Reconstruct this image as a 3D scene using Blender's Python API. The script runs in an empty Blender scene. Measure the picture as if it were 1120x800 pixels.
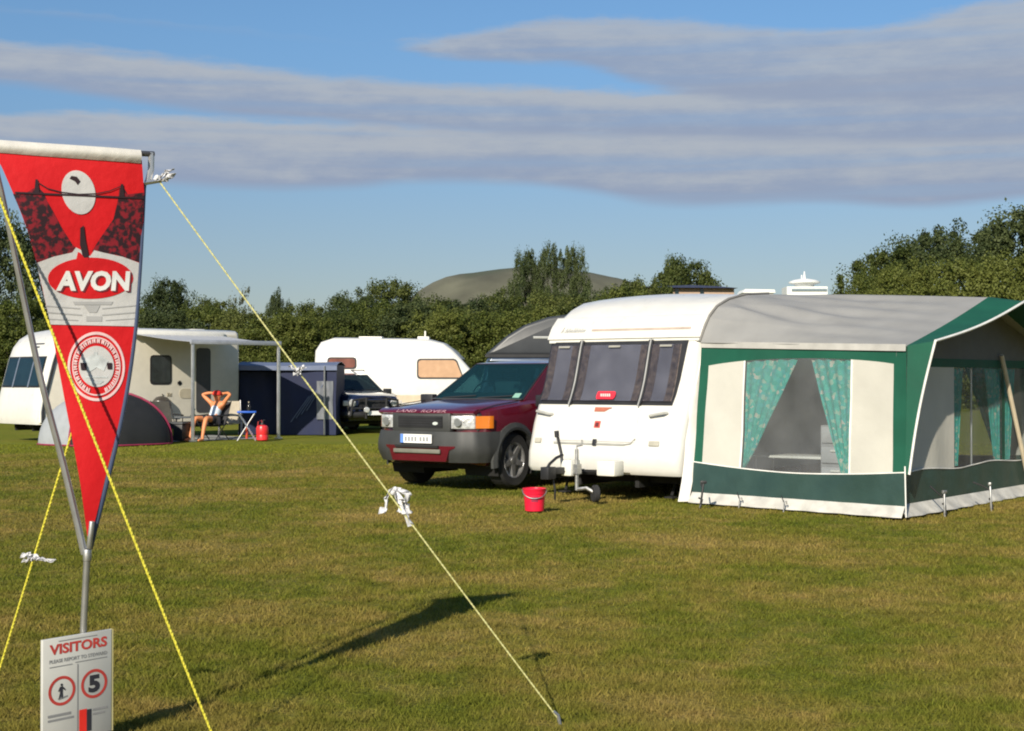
import bpy, bmesh, math, random
import numpy as np
from mathutils import Vector, Matrix, Quaternion
R = math.radians
rnd = random.Random(7)
scene = bpy.context.scene
C = scene.collection
CAM_H = 1.5
FPX = 1600.0            # focal length in photograph pixels (1120 wide)
def P(px, py, d):       # survey helper: photo pixel + measured distance -> metres
    return Vector(((px - 560) / FPX * d, d, CAM_H + (415 - py) / FPX * d))
def G(px, py):          # survey helper: a point on the ground
    d = CAM_H * FPX / (py - 415)
    return Vector(((px - 560) / FPX * d, d, 0))

# ------------------------------------------------------------------ materials
def lin(c):
    return tuple(((v / 255) / 12.92 if v / 255 <= .04045 else ((v / 255 + .055) / 1.055) ** 2.4) for v in c)
MATS = {}
def M(name, col, rough=.5, metal=0., var=.12, scale=6., bump=0., bscale=60., coat=0., spec=.5, trans=0., sheen=0., alpha=1.):
    """procedural Principled: base colour with soft noise variation, roughness variation, optional bump"""
    if name in MATS: return MATS[name]
    m = bpy.data.materials.new(name); m.use_nodes = True
    nt = m.node_tree; b = nt.nodes['Principled BSDF']
    tc = nt.nodes.new('ShaderNodeTexCoord')
    nz = nt.nodes.new('ShaderNodeTexNoise'); nz.inputs['Scale'].default_value = scale; nz.inputs['Detail'].default_value = 5
    nt.links.new(tc.outputs['Object'], nz.inputs['Vector'])
    rp = nt.nodes.new('ShaderNodeValToRGB')
    a = tuple(max(0, v * (1 - var)) for v in col) + (1,); z = tuple(min(1, v * (1 + var)) for v in col) + (1,)
    rp.color_ramp.elements[0].color = a; rp.color_ramp.elements[1].color = z
    rp.color_ramp.elements[0].position = .3; rp.color_ramp.elements[1].position = .7
    nt.links.new(nz.outputs['Fac'], rp.inputs['Fac']); nt.links.new(rp.outputs['Color'], b.inputs['Base Color'])
    mr = nt.nodes.new('ShaderNodeMapRange'); mr.inputs['To Min'].default_value = max(0, rough - .08); mr.inputs['To Max'].default_value = min(1, rough + .08)
    nt.links.new(nz.outputs['Fac'], mr.inputs['Value']); nt.links.new(mr.outputs['Result'], b.inputs['Roughness'])
    b.inputs['Metallic'].default_value = metal
    b.inputs['Coat Weight'].default_value = coat; b.inputs['Coat Roughness'].default_value = .06
    b.inputs['Specular IOR Level'].default_value = spec
    b.inputs['Sheen Weight'].default_value = sheen
    b.inputs['Alpha'].default_value = alpha
    if bump:
        n2 = nt.nodes.new('ShaderNodeTexNoise'); n2.inputs['Scale'].default_value = bscale; n2.inputs['Detail'].default_value = 4
        nt.links.new(tc.outputs['Object'], n2.inputs['Vector'])
        bp = nt.nodes.new('ShaderNodeBump'); bp.inputs['Strength'].default_value = bump; bp.inputs['Distance'].default_value = .02
        nt.links.new(n2.outputs['Fac'], bp.inputs['Height']); nt.links.new(bp.outputs['Normal'], b.inputs['Normal'])
    if trans:   # thin cloth: part of the light passes through
        t = nt.nodes.new('ShaderNodeBsdfTranslucent'); mx = nt.nodes.new('ShaderNodeMixShader'); mx.inputs[0].default_value = trans
        nt.links.new(rp.outputs['Color'], t.inputs['Color'])
        out = nt.nodes['Material Output']
        nt.links.new(b.outputs[0], mx.inputs[1]); nt.links.new(t.outputs[0], mx.inputs[2]); nt.links.new(mx.outputs[0], out.inputs['Surface'])
    MATS[name] = m
    return m

def glass_mat(name, tint, clear, rough=.03, through=(.9, .92, .93)):
    """thin window sheet: clear = share of light passing straight through"""
    if name in MATS: return MATS[name]
    m = bpy.data.materials.new(name); m.use_nodes = True; nt = m.node_tree
    b = nt.nodes['Principled BSDF']; b.inputs['Base Color'].default_value = tint + (1,); b.inputs['Roughness'].default_value = rough
    b.inputs['Specular IOR Level'].default_value = .6
    tr = nt.nodes.new('ShaderNodeBsdfTransparent'); tr.inputs['Color'].default_value = through + (1,)
    mx = nt.nodes.new('ShaderNodeMixShader')
    tc = nt.nodes.new('ShaderNodeTexCoord'); nz = nt.nodes.new('ShaderNodeTexNoise'); nz.inputs['Scale'].default_value = 2.5
    nt.links.new(tc.outputs['Object'], nz.inputs['Vector'])
    mr = nt.nodes.new('ShaderNodeMapRange'); mr.inputs['To Min'].default_value = clear - .08; mr.inputs['To Max'].default_value = clear + .08
    nt.links.new(nz.outputs['Fac'], mr.inputs['Value']); nt.links.new(mr.outputs['Result'], mx.inputs[0])
    nt.links.new(b.outputs[0], mx.inputs[1]); nt.links.new(tr.outputs[0], mx.inputs[2])
    nt.links.new(mx.outputs[0], nt.nodes['Material Output'].inputs['Surface'])
    MATS[name] = m
    return m

def foliage_mat(name, c1, c2, c3, nscale=1.2):
    m = bpy.data.materials.new(name); m.use_nodes = True; nt = m.node_tree
    b = nt.nodes['Principled BSDF']; b.inputs['Roughness'].default_value = .6; b.inputs['Specular IOR Level'].default_value = .25
    g = nt.nodes.new('ShaderNodeNewGeometry'); tc = nt.nodes.new('ShaderNodeTexCoord')
    nz = nt.nodes.new('ShaderNodeTexNoise'); nz.inputs['Scale'].default_value = nscale; nz.inputs['Detail'].default_value = 3
    nt.links.new(tc.outputs['Object'], nz.inputs['Vector'])
    oi = nt.nodes.new('ShaderNodeObjectInfo')
    ad = nt.nodes.new('ShaderNodeMath'); ad.operation = 'MULTIPLY_ADD'; ad.inputs[1].default_value = .45
    nt.links.new(g.outputs['Random Per Island'], ad.inputs[0]); nt.links.new(nz.outputs['Fac'], ad.inputs[2])
    a2 = nt.nodes.new('ShaderNodeMath'); a2.operation = 'MULTIPLY_ADD'; a2.inputs[1].default_value = .3
    nt.links.new(oi.outputs['Random'], a2.inputs[0]); nt.links.new(ad.outputs[0], a2.inputs[2])
    rp = nt.nodes.new('ShaderNodeValToRGB'); e = rp.color_ramp.elements
    e[0].position = .5; e[0].color = c1 + (1,); e[1].position = 1.15 if False else 1.0; e[1].color = c3 + (1,)
    k = e.new(.76); k.color = c2 + (1,)
    nt.links.new(a2.outputs[0], rp.inputs['Fac']); nt.links.new(rp.outputs['Color'], b.inputs['Base Color'])
    t = nt.nodes.new('ShaderNodeBsdfTranslucent'); mx = nt.nodes.new('ShaderNodeMixShader'); mx.inputs[0].default_value = .42
    nt.links.new(rp.outputs['Color'], t.inputs['Color'])
    nt.links.new(b.outputs[0], mx.inputs[1]); nt.links.new(t.outputs[0], mx.inputs[2])
    nt.links.new(mx.outputs[0], nt.nodes['Material Output'].inputs['Surface'])
    return m

# ------------------------------------------------------------------ mesh builder
class MB:
    def __init__(s): s.v = []; s.f = []; s.m = []
    def add(s, vs, fs, mi=0, T=None):
        o = len(s.v)
        s.v += [tuple(T @ Vector(v)) if T is not None else tuple(v) for v in vs]
        s.f += [tuple(i + o for i in f) for f in fs]; s.m += [mi] * len(fs); return s
    def box(s, c, d, mi=0, rot=None):
        x, y, z = d[0] / 2, d[1] / 2, d[2] / 2
        T = Matrix.Translation(c) @ (rot.to_4x4() if rot is not None else Matrix.Identity(4))
        return s.add([(-x,-y,-z),(x,-y,-z),(x,y,-z),(-x,y,-z),(-x,-y,z),(x,-y,z),(x,y,z),(-x,y,z)],
                     [(3,2,1,0),(4,5,6,7),(0,1,5,4),(1,2,6,5),(2,3,7,6),(3,0,4,7)], mi, T)
    def tube(s, pts, r, seg=8, mi=0, cap=True):
        pts = [Vector(p) for p in pts]; n = len(pts)
        rs = r if isinstance(r, (list, tuple)) else [r] * n
        vs, fs = [], []; ref = None
        for i, p in enumerate(pts):
            d = (pts[min(i+1, n-1)] - pts[max(i-1, 0)]).normalized()
            if ref is None: ref = Vector((0,0,1)) if abs(d.z) < .9 else Vector((1,0,0))
            a = d.cross(ref).normalized(); b = d.cross(a).normalized(); ref = -b if False else ref
            for k in range(seg):
                t = 2 * math.pi * k / seg
                vs.append(p + (a * math.cos(t) + b * math.sin(t)) * rs[i])
        for i in range(n-1):
            for k in range(seg):
                k2 = (k+1) % seg
                fs.append((i*seg+k, i*seg+k2, (i+1)*seg+k2, (i+1)*seg+k))
        if cap: fs.append(tuple(range(seg))[::-1]); fs.append(tuple((n-1)*seg + k for k in range(seg)))
        return s.add(vs, fs, mi)
    def lathe(s, prof, seg=24, mi=0, T=None, closed=True):
        """prof: [(radius, height)] about local z"""
        vs, fs = [], []; n = len(prof)
        for (r, z) in prof:
            for k in range(seg):
                t = 2 * math.pi * k / seg; vs.append((r * math.cos(t), r * math.sin(t), z))
        for i in range(n-1):
            for k in range(seg):
                k2 = (k+1) % seg; fs.append((i*seg+k, i*seg+k2, (i+1)*seg+k2, (i+1)*seg+k))
        if closed:
            fs.append(tuple(range(seg))[::-1]); fs.append(tuple((n-1)*seg+k for k in range(seg)))
        return s.add(vs, fs, mi, T)
    def grid(s, fn, nu, nv, mi=0, T=None):
        vs = [fn(i / nu, j / nv) for j in range(nv+1) for i in range(nu+1)]
        fs = [(j*(nu+1)+i, j*(nu+1)+i+1, (j+1)*(nu+1)+i+1, (j+1)*(nu+1)+i) for j in range(nv) for i in range(nu)]
        return s.add(vs, fs, mi, T)
    def slab(s, fn, nu, nv, th, mi=0):
        """closed sheet: fn(u,v) -> point, thickened by the vector th"""
        th = Vector(th); n = (nu+1)*(nv+1)
        a = [Vector(fn(i / nu, j / nv)) for j in range(nv+1) for i in range(nu+1)]
        vs = a + [p + th for p in a]; W = nu+1
        fs = [(j*W+i, j*W+i+1, (j+1)*W+i+1, (j+1)*W+i) for j in range(nv) for i in range(nu)]
        fs += [tuple(k + n for k in f[::-1]) for f in fs]
        rim = [i for i in range(W)] + [j*W+nu for j in range(1, nv+1)] + [nv*W+i for i in range(nu-1, -1, -1)] + [j*W for j in range(nv-1, 0, -1)]
        for i in range(len(rim)):
            a0, a1 = rim[i], rim[(i+1) % len(rim)]; fs.append((a1, a0, a0+n, a1+n))
        return s.add(vs, fs, mi)
    def prism(s, poly, fn0, fn1, mi=0):
        """poly of 2-tuples; fn0/fn1 map to the two end positions"""
        n = len(poly); vs = [fn0(p) for p in poly] + [fn1(p) for p in poly]
        fs = [tuple(range(n))[::-1], tuple(range(n, 2*n))] + [(i, (i+1) % n, n+(i+1) % n, n+i) for i in range(n)]
        return s.add(vs, fs, mi)
    def build(s, name, mats, parent=None, smooth=True, bevel=0, bseg=2, angle=35, loc=None):
        me = bpy.data.meshes.new(name); me.from_pydata(s.v, [], s.f)
        for m in (mats if isinstance(mats, (list, tuple)) else [mats]): me.materials.append(m)
        me.polygons.foreach_set('material_index', s.m)
        bm = bmesh.new(); bm.from_mesh(me)
        bmesh.ops.recalc_face_normals(bm, faces=bm.faces)
        if bevel:
            es = [e for e in bm.edges if len(e.link_faces) == 2 and e.calc_face_angle(0) > R(28)]
            bmesh.ops.bevel(bm, geom=es, offset=bevel, segments=bseg, affect='EDGES', profile=.5, clamp_overlap=True)
        bm.to_mesh(me); bm.free()
        if smooth:
            me.polygons.foreach_set('use_smooth', [True] * len(me.polygons)); me.set_sharp_from_angle(angle=R(angle))
        o = bpy.data.objects.new(name, me); C.objects.link(o)
        if parent: o.parent = parent
        if loc: o.location = loc
        return o

def tag(o, label=None, cat=None, group=None, kind=None):
    if label: o['label'] = label
    if cat: o['category'] = cat
    if group: o['group'] = group
    if kind: o['kind'] = kind
    return o
def thing(name, label, cat, loc=(0,0,0), rz=0, group=None):
    o = bpy.data.objects.new(name, None); C.objects.link(o); o.location = loc; o.rotation_euler = (0, 0, rz)
    o.empty_display_size = .2
    return tag(o, label, cat, group)
def copy_tree(o, parent=None):
    c = o.copy(); C.objects.link(c)
    if parent: c.parent = parent
    for ch in list(o.children): copy_tree(ch, c)
    return c
def boolean_cut(o, cutter):
    md = o.modifiers.new('cut', 'BOOLEAN'); md.object = cutter; md.operation = 'DIFFERENCE'; md.solver = 'EXACT'
    bpy.context.view_layer.update()
    me = bpy.data.meshes.new_from_object(o.evaluated_get(bpy.context.evaluated_depsgraph_get()))
    o.modifiers.clear(); o.data = me; bpy.data.objects.remove(cutter)
    me.set_sharp_from_angle(angle=R(35))
_txt = {}
def text_mesh(body, bold=0.0, shear=0.0):
    """letters as flat polygons: (verts 2-D, faces), width and height normalised to the 0..1 box, plus aspect"""
    k = (body, bold, shear)
    if k in _txt: return _txt[k]
    cu = bpy.data.curves.new('t', 'FONT'); cu.body = body; cu.offset = bold; cu.shear = shear; cu.resolution_u = 3
    o = bpy.data.objects.new('t', cu); C.objects.link(o); bpy.context.view_layer.update()
    me = bpy.data.meshes.new_from_object(o.evaluated_get(bpy.context.evaluated_depsgraph_get()))
    vs = [(v.co.x, v.co.y) for v in me.vertices]; fs = [tuple(p.vertices) for p in me.polygons]
    bpy.data.objects.remove(o); bpy.data.curves.remove(cu); bpy.data.meshes.remove(me)
    x0 = min(v[0] for v in vs); x1 = max(v[0] for v in vs); y0 = min(v[1] for v in vs); y1 = max(v[1] for v in vs)
    out = ([((x-x0)/(x1-x0), (y-y0)/(y1-y0)) for x, y in vs], fs, (x1-x0)/(y1-y0))
    _txt[k] = out; return out
def interp(x, pts):
    if x <= pts[0][0]: return pts[0][1]
    for (a, b), (c, d) in zip(pts, pts[1:]):
        if x <= c: return b + (d - b) * (x - a) / (c - a)
    return pts[-1][1]

# shared materials
m_white = M('white_gelcoat', (.64, .63, .59), .3, var=.04, coat=.25)
m_cream = M('cream_aluminium', (.66, .62, .52), .4, var=.04)
m_offwhite = M('offwhite_plastic', (.70, .69, .63), .4, var=.04)
m_black = M('black_plastic', (.018, .018, .02), .5, var=.2)
m_rubber = M('rubber', (.02, .02, .021), .8, var=.25, bump=.3)
m_steel = M('galvanised_steel', (.45, .45, .44), .45, .85, var=.2, scale=20)
m_alu = M('aluminium', (.62, .62, .62), .35, .9, var=.08)
m_alloy = M('alloy_rim', (.5, .5, .5), .3, .8, var=.1)
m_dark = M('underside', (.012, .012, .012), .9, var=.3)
m_lens = M('lamp_lens', (.60, .61, .61), .14, .35, var=.35, scale=16, coat=.6, bump=.4, bscale=45)
m_amber = M('amber_lens', (.75, .2, .01), .2, var=.06, coat=.5)
m_redlens = M('red_lens', (.55, .01, .015), .3, var=.08)
m_glass_dark = M('tinted_glass', (.008, .02, .022), .05, var=.3, scale=2, spec=.8)
# ------------------------------------------------------------------ camera, sun, sky
cam = bpy.data.cameras.new('camera'); co = bpy.data.objects.new('camera', cam); C.objects.link(co)
cam.sensor_width = 36; cam.lens = FPX / 1120 * 36; cam.clip_end = 8000; cam.clip_start = .1
co.location = (0, 0, CAM_H); co.rotation_euler = (R(90) + math.atan(15 / FPX), 0, 0)
scene.camera = co
SUN_EL = R(28.7); SUN_AZ = math.atan2(4.23, 1.581)       # measured from the flag's shadow on the grass
trav = Vector((math.cos(SUN_AZ) * math.cos(SUN_EL), math.sin(SUN_AZ) * math.cos(SUN_EL), -math.sin(SUN_EL)))
sl = bpy.data.lights.new('sun', 'SUN'); sl.energy = 5.0; sl.angle = R(.5); sl.color = (1, .91, .76)
so = bpy.data.objects.new('sun', sl); C.objects.link(so); so.rotation_euler = trav.to_track_quat('-Z', 'Y').to_euler(); so.location = (-10, -20, 20)

w = bpy.data.worlds.new('World'); scene.world = w; w.use_nodes = True; nt = w.node_tree
bg = nt.nodes['Background']; bg.inputs['Strength'].default_value = .075
sky = nt.nodes.new('ShaderNodeTexSky'); sky.sky_type = 'NISHITA'; sky.sun_disc = False
sky.sun_elevation = SUN_EL; sky.sun_rotation = math.atan2(-trav.x, -trav.y) % (2 * math.pi)
sky.air_density = 1.0; sky.dust_density = .6; sky.ozone_density = 1.6
def mth(op, a, b=None, c=None, clamp=False):
    n = nt.nodes.new('ShaderNodeMath'); n.operation = op; n.use_clamp = clamp
    for i, v in enumerate((a, b, c)):
        if v is None: continue
        if isinstance(v, (int, float)): n.inputs[i].default_value = v
        else: nt.links.new(v, n.inputs[i])
    return n.outputs[0]
def mixc(f, a, b):
    n = nt.nodes.new('ShaderNodeMix'); n.data_type = 'RGBA'
    for s_, v in ((n.inputs[0], f), (n.inputs[6], a), (n.inputs[7], b)):
        if isinstance(v, tuple): s_.default_value = v
        elif isinstance(v, (int, float)): s_.default_value = v
        else: nt.links.new(v, s_)
    return n.outputs[2]
def sstep(x, lo, hi):
    n = nt.nodes.new('ShaderNodeMapRange'); n.interpolation_type = 'SMOOTHSTEP'
    for k, v in (('Value', x), ('From Min', lo), ('From Max', hi)):
        if isinstance(v, (int, float)): n.inputs[k].default_value = v
        else: nt.links.new(v, n.inputs[k])
    return n.outputs['Result']
tc = nt.nodes.new('ShaderNodeTexCoord'); sp = nt.nodes.new('ShaderNodeSeparateXYZ'); nt.links.new(tc.outputs['Generated'], sp.inputs[0])
X_, Y_, Z_ = sp.outputs
hyp = mth('SQRT', mth('ADD', mth('MULTIPLY', X_, X_), mth('MULTIPLY', Y_, Y_)))
el = mth('DIVIDE', Z_, mth('MAXIMUM', hyp, .02)); az = mth('ARCTAN2', X_, Y_)
def noise(sx, sz, det=4, off=0., rough=.55):
    cb = nt.nodes.new('ShaderNodeCombineXYZ')
    nt.links.new(mth('MULTIPLY_ADD', az, sx, off), cb.inputs[0]); nt.links.new(mth('MULTIPLY', el, sz), cb.inputs[1]); cb.inputs[2].default_value = off
    n = nt.nodes.new('ShaderNodeTexNoise'); n.inputs['Scale'].default_value = 1; n.inputs['Detail'].default_value = det; n.inputs['Roughness'].default_value = rough
    nt.links.new(cb.outputs[0], n.inputs['Vector']); return n.outputs['Fac']
azn = mth('MULTIPLY_ADD', az, 1 / 1.2, .5)               # -0.6 .. 0.6 rad -> 0 .. 1
def edge(pts):                                            # cloud edge height along the azimuth (points read off in photo pixels)
    n = nt.nodes.new('ShaderNodeFloatCurve'); cu = n.mapping.curves[0]
    pp = [((math.atan((x - 560) / FPX)) / 1.2 + .5, ((415 - y) / FPX) / .4) for x, y in pts]
    pp = [(0, pp[0][1])] + pp + [(1, pp[-1][1])]
    cu.points[0].location = pp[0]; cu.points[1].location = pp[-1]
    for q in pp[1:-1]: cu.points.new(*q)
    n.mapping.update(); nt.links.new(azn, n.inputs['Value'])
    return mth('MULTIPLY', n.outputs[0], .4)
puff = noise(26, 70, 6, 3.1, .62); wisp = noise(7, 60, 5, 9.7, .6); streak = noise(3.2, 85, 4, 21., .5); fine = noise(40, 260, 4, 5.)
def cloud(col, top, bot, puffy, soft_b, dens=1., dark=(3.1, 3.75, 5.1, 1), light=(4.5, 4.9, 5.5, 1)):
    tp, bt = edge(top), edge(bot)
    e1 = mth('ADD', el, mth('MULTIPLY', mth('SUBTRACT', puff, .5), puffy))
    e1 = mth('ADD', e1, mth('MULTIPLY', mth('SUBTRACT', wisp, .5), puffy * .9)); e1 = mth('ADD', e1, mth('MULTIPLY', mth('SUBTRACT', fine, .5), puffy * .3))
    e2 = mth('ADD', el, mth('MULTIPLY', mth('SUBTRACT', wisp, .5), soft_b))
    a = mth('MULTIPLY', sstep(mth('SUBTRACT', tp, e1), -.002, .007), sstep(mth('SUBTRACT', e2, bt), -.002, .008))
    a = mth('MULTIPLY', a, sstep(mth('SUBTRACT', tp, bt), 0., .006))
    a = mth('MULTIPLY', a, mth('MULTIPLY_ADD', sstep(streak, .25, .55), .25, .75)); a = mth('MULTIPLY', a, dens)
    h = mth('DIVIDE', mth('SUBTRACT', e1, bt), mth('MAXIMUM', mth('SUBTRACT', tp, bt), .003))
    h = mth('ADD', h, mth('MULTIPLY', mth('SUBTRACT', streak, .5), 1.1)); h = mth('ADD', h, mth('MULTIPLY', mth('SUBTRACT', puff, .5), .9)); h = mth('ADD', h, mth('MULTIPLY', mth('SUBTRACT', fine, .5), .22))
    c = mixc(sstep(h, .05, 1.0), dark, light)
    return mixc(a, col, c)
tint = mixc(sstep(el, .05, .27), (.655, .69, .80, 1), (.73, .97, 1.16, 1))
mt_ = nt.nodes.new('ShaderNodeMix'); mt_.data_type = 'RGBA'; mt_.blend_type = 'MULTIPLY'; mt_.inputs[0].default_value = 1
nt.links.new(sky.outputs['Color'], mt_.inputs[6]); nt.links.new(tint, mt_.inputs[7]); skyc = mt_.outputs[2]      # colour balance of the camera's sky
# pale blue towards the horizon as in the photograph comes from the Sky Texture; clouds are laid over it
col = cloud(skyc, [(-300,135),(0,138),(60,133),(150,130),(300,134),(560,135),(700,140),(1120,150),(1400,150)],
            [(-300,190),(0,195),(190,211),(380,211),(450,204),(560,205),(640,214),(720,228),(900,229),(1000,238),(1120,232),(1400,230)], .012, .006, .97)
col = cloud(col, [(-300,58),(0,61),(180,68),(300,78),(450,88),(560,93),(700,96),(800,90),(1120,80),(1400,80)],
            [(-300,105),(0,112),(100,119),(200,130),(300,137),(560,150),(800,160),(1120,170),(1400,170)], .012, .01, .95)
col = cloud(col, [(-300,60),(410,52),(440,45),(480,38),(560,26),(640,19),(760,24),(850,32),(950,35),(1000,29),(1060,21),(1120,14),(1400,5)],
            [(-300,55),(410,49),(440,53),(480,61),(560,66),(620,72),(700,95),(800,110),(1120,135),(1400,140)], .014, .02, .9)
col = cloud(col, [(-300,20),(980,20),(1010,8),(1060,-14),(1120,-30),(1400,-60)], [(-300,30),(980,18),(1010,6),(1060,3),(1120,12),(1400,10)], .012, .01, .75)
hb = mth('MULTIPLY', mth('SUBTRACT', puff, .5), .012)
nt.links.new(col, bg.inputs['Color'])

# ------------------------------------------------------------------ ground
def grass_color_nodes(nt, tcout):
    """shared pattern of green and dry patches over the field, in metres"""
    def nz(scale, det, rough=.55):
        n = nt.nodes.new('ShaderNodeTexNoise'); n.inputs['Scale'].default_value = scale; n.inputs['Detail'].default_value = det; n.inputs['Roughness'].default_value = rough
        nt.links.new(tcout, n.inputs['Vector']); return n.outputs['Fac']
    def ramp(f, stops):
        r = nt.nodes.new('ShaderNodeValToRGB'); e = r.color_ramp.elements
        e[0].position, e[0].color = stops[0][0], stops[0][1] + (1,); e[1].position, e[1].color = stops[-1][0], stops[-1][1] + (1,)
        for p_, c_ in stops[1:-1]: k = e.new(p_); k.color = c_ + (1,)
        nt.links.new(f, r.inputs['Fac']); return r.outputs['Color']
    big = ramp(nz(.42, 7, .62), [(.34, (.088, .116, .013)), (.46, (.135, .142, .020)), (.53, (.196, .160, .036)), (.63, (.275, .198, .064))])
    small = ramp(nz(2.6, 7, .72), [(.34, (.052, .078, .009)), (.48, (.145, .144, .022)), (.62, (.30, .215, .072))])
    mx = nt.nodes.new('ShaderNodeMix'); mx.data_type = 'RGBA'; mx.inputs[0].default_value = .36
    nt.links.new(big, mx.inputs[6]); nt.links.new(small, mx.inputs[7])
    # lusher, longer grass along the pitches at the far side of the field
    sx = nt.nodes.new('ShaderNodeSeparateXYZ'); nt.links.new(tcout, sx.inputs[0])
    ma = nt.nodes.new('ShaderNodeMath'); ma.operation = 'MULTIPLY_ADD'; ma.inputs[1].default_value = 9.; nt.links.new(nz(.5, 4), ma.inputs[0]); nt.links.new(sx.outputs[1], ma.inputs[2])
    mr_ = nt.nodes.new('ShaderNodeMapRange'); mr_.inputs['From Min'].default_value = 30; mr_.inputs['From Max'].default_value = 37; nt.links.new(ma.outputs[0], mr_.inputs['Value'])
    m2 = nt.nodes.new('ShaderNodeMix'); m2.data_type = 'RGBA'; m2.inputs[7].default_value = (.165, .185, .018, 1)
    mk = nt.nodes.new('ShaderNodeMath'); mk.operation = 'MULTIPLY'; mk.inputs[1].default_value = .75; nt.links.new(mr_.outputs[0], mk.inputs[0])
    nt.links.new(mk.outputs[0], m2.inputs[0]); nt.links.new(mx.outputs[2], m2.inputs[6]); mx = m2
    return mx.outputs[2]
mg = bpy.data.materials.new('mown_grass'); mg.use_nodes = True; gnt = mg.node_tree
gb = gnt.nodes['Principled BSDF']; gb.inputs['Roughness'].default_value = .95; gb.inputs['Specular IOR Level'].default_value = .1
gtc = gnt.nodes.new('ShaderNodeTexCoord'); gc = grass_color_nodes(gnt, gtc.outputs['Object'])
gnt.links.new(gc, gb.inputs['Base Color'])
gn = gnt.nodes.new('ShaderNodeTexNoise'); gn.inputs['Scale'].default_value = 28; gn.inputs['Detail'].default_value = 6
gnt.links.new(gtc.outputs['Object'], gn.inputs['Vector'])
gbp = gnt.nodes.new('ShaderNodeBump'); gbp.inputs['Strength'].default_value = .8; gbp.inputs['Distance'].default_value = .05
gnt.links.new(gn.outputs['Fac'], gbp.inputs['Height']); gnt.links.new(gbp.outputs['Normal'], gb.inputs['Normal'])
def gz(x, y):   # gentle unevenness, flat around the pitches
    return .02 * math.sin(x * .7 + 1) * math.sin(y * .55) - .02
g = MB()
xs = [-3000, -900, -300, -120, -60, -30] + [-20 + i for i in range(41)] + [30, 60, 120, 300, 900, 3000]
ys = [-200, -50, -10, 0, 2] + [3 + i * .8 for i in range(60)] + [55, 65, 80, 120, 250, 700, 1200, 2500, 5000]
vs = [(x, y, gz(x, y) if abs(x) < 25 and 2 < y < 50 else -.02) for y in ys for x in xs]; W = len(xs)
g.add(vs, [(j*W+i, j*W+i+1, (j+1)*W+i+1, (j+1)*W+i) for j in range(len(ys)-1) for i in range(W-1)])
tag(g.build('field', mg), kind='structure')

# short grass blades over the part of the field that can be seen closely
rs = np.random.RandomState(3); N = 620000
D = 5.0 * (34 / 5.0) ** rs.rand(N); ax = (rs.rand(N) * 2 - 1) * .42
bx = ax * D; by = D
zz = .02 * np.sin(bx * .7 + 1) * np.sin(by * .55) - .022
clump = np.sin(bx * 9.1 + np.sin(by * 7.3) * 2) * np.sin(by * 8.3 + np.sin(bx * 6.1) * 2)
hgt = (.014 + .022 * rs.rand(N) ** 1.5) * (1 + .45 * clump)
wd = .0022 * (D / 5) ** .75 * (.7 + .8 * rs.rand(N))
th = rs.rand(N) * np.pi * 2; lean = hgt * (.3 + .9 * rs.rand(N)); la = rs.rand(N) * np.pi * 2
V = np.zeros((N, 3, 3))
V[:, 0, 0] = bx - wd * np.cos(th); V[:, 0, 1] = by - wd * np.sin(th); V[:, 0, 2] = zz
V[:, 1, 0] = bx + wd * np.cos(th); V[:, 1, 1] = by + wd * np.sin(th); V[:, 1, 2] = zz
V[:, 2, 0] = bx + lean * np.cos(la); V[:, 2, 1] = by + lean * np.sin(la); V[:, 2, 2] = zz + hgt
me = bpy.data.meshes.new('grass'); me.vertices.add(N*3); me.loops.add(N*3); me.polygons.add(N)
me.vertices.foreach_set('co', V.ravel()); me.loops.foreach_set('vertex_index', np.arange(N*3, dtype=np.int32))
me.polygons.foreach_set('loop_start', np.arange(0, N*3, 3, dtype=np.int32)); me.update()
mgb = bpy.data.materials.new('grass_blade'); mgb.use_nodes = True; bnt = mgb.node_tree
bb = bnt.nodes['Principled BSDF']; bb.inputs['Roughness'].default_value = .8; bb.inputs['Specular IOR Level'].default_value = .05
btc = bnt.nodes.new('ShaderNodeTexCoord'); bc = grass_color_nodes(bnt, btc.outputs['Object'])
geo = bnt.nodes.new('ShaderNodeNewGeometry'); mr = bnt.nodes.new('ShaderNodeMapRange'); mr.inputs['To Min'].default_value = .85; mr.inputs['To Max'].default_value = 1.5
bnt.links.new(geo.outputs['Random Per Island'], mr.inputs['Value'])
vm = bnt.nodes.new('ShaderNodeVectorMath'); vm.operation = 'SCALE'; bnt.links.new(bc, vm.inputs[0]); bnt.links.new(mr.outputs[0], vm.inputs['Scale'])
bnt.links.new(vm.outputs[0], bb.inputs['Base Color'])
bt_ = bnt.nodes.new('ShaderNodeBsdfTranslucent'); bmx = bnt.nodes.new('ShaderNodeMixShader'); bmx.inputs[0].default_value = .3
bnt.links.new(vm.outputs[0], bt_.inputs['Color']); bnt.links.new(bb.outputs[0], bmx.inputs[1]); bnt.links.new(bt_.outputs[0], bmx.inputs[2])
bnt.links.new(bmx.outputs[0], bnt.nodes['Material Output'].inputs['Surface'])
me.materials.append(mgb)
go = bpy.data.objects.new('grass', me); C.objects.link(go); tag(go, kind='stuff')

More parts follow.
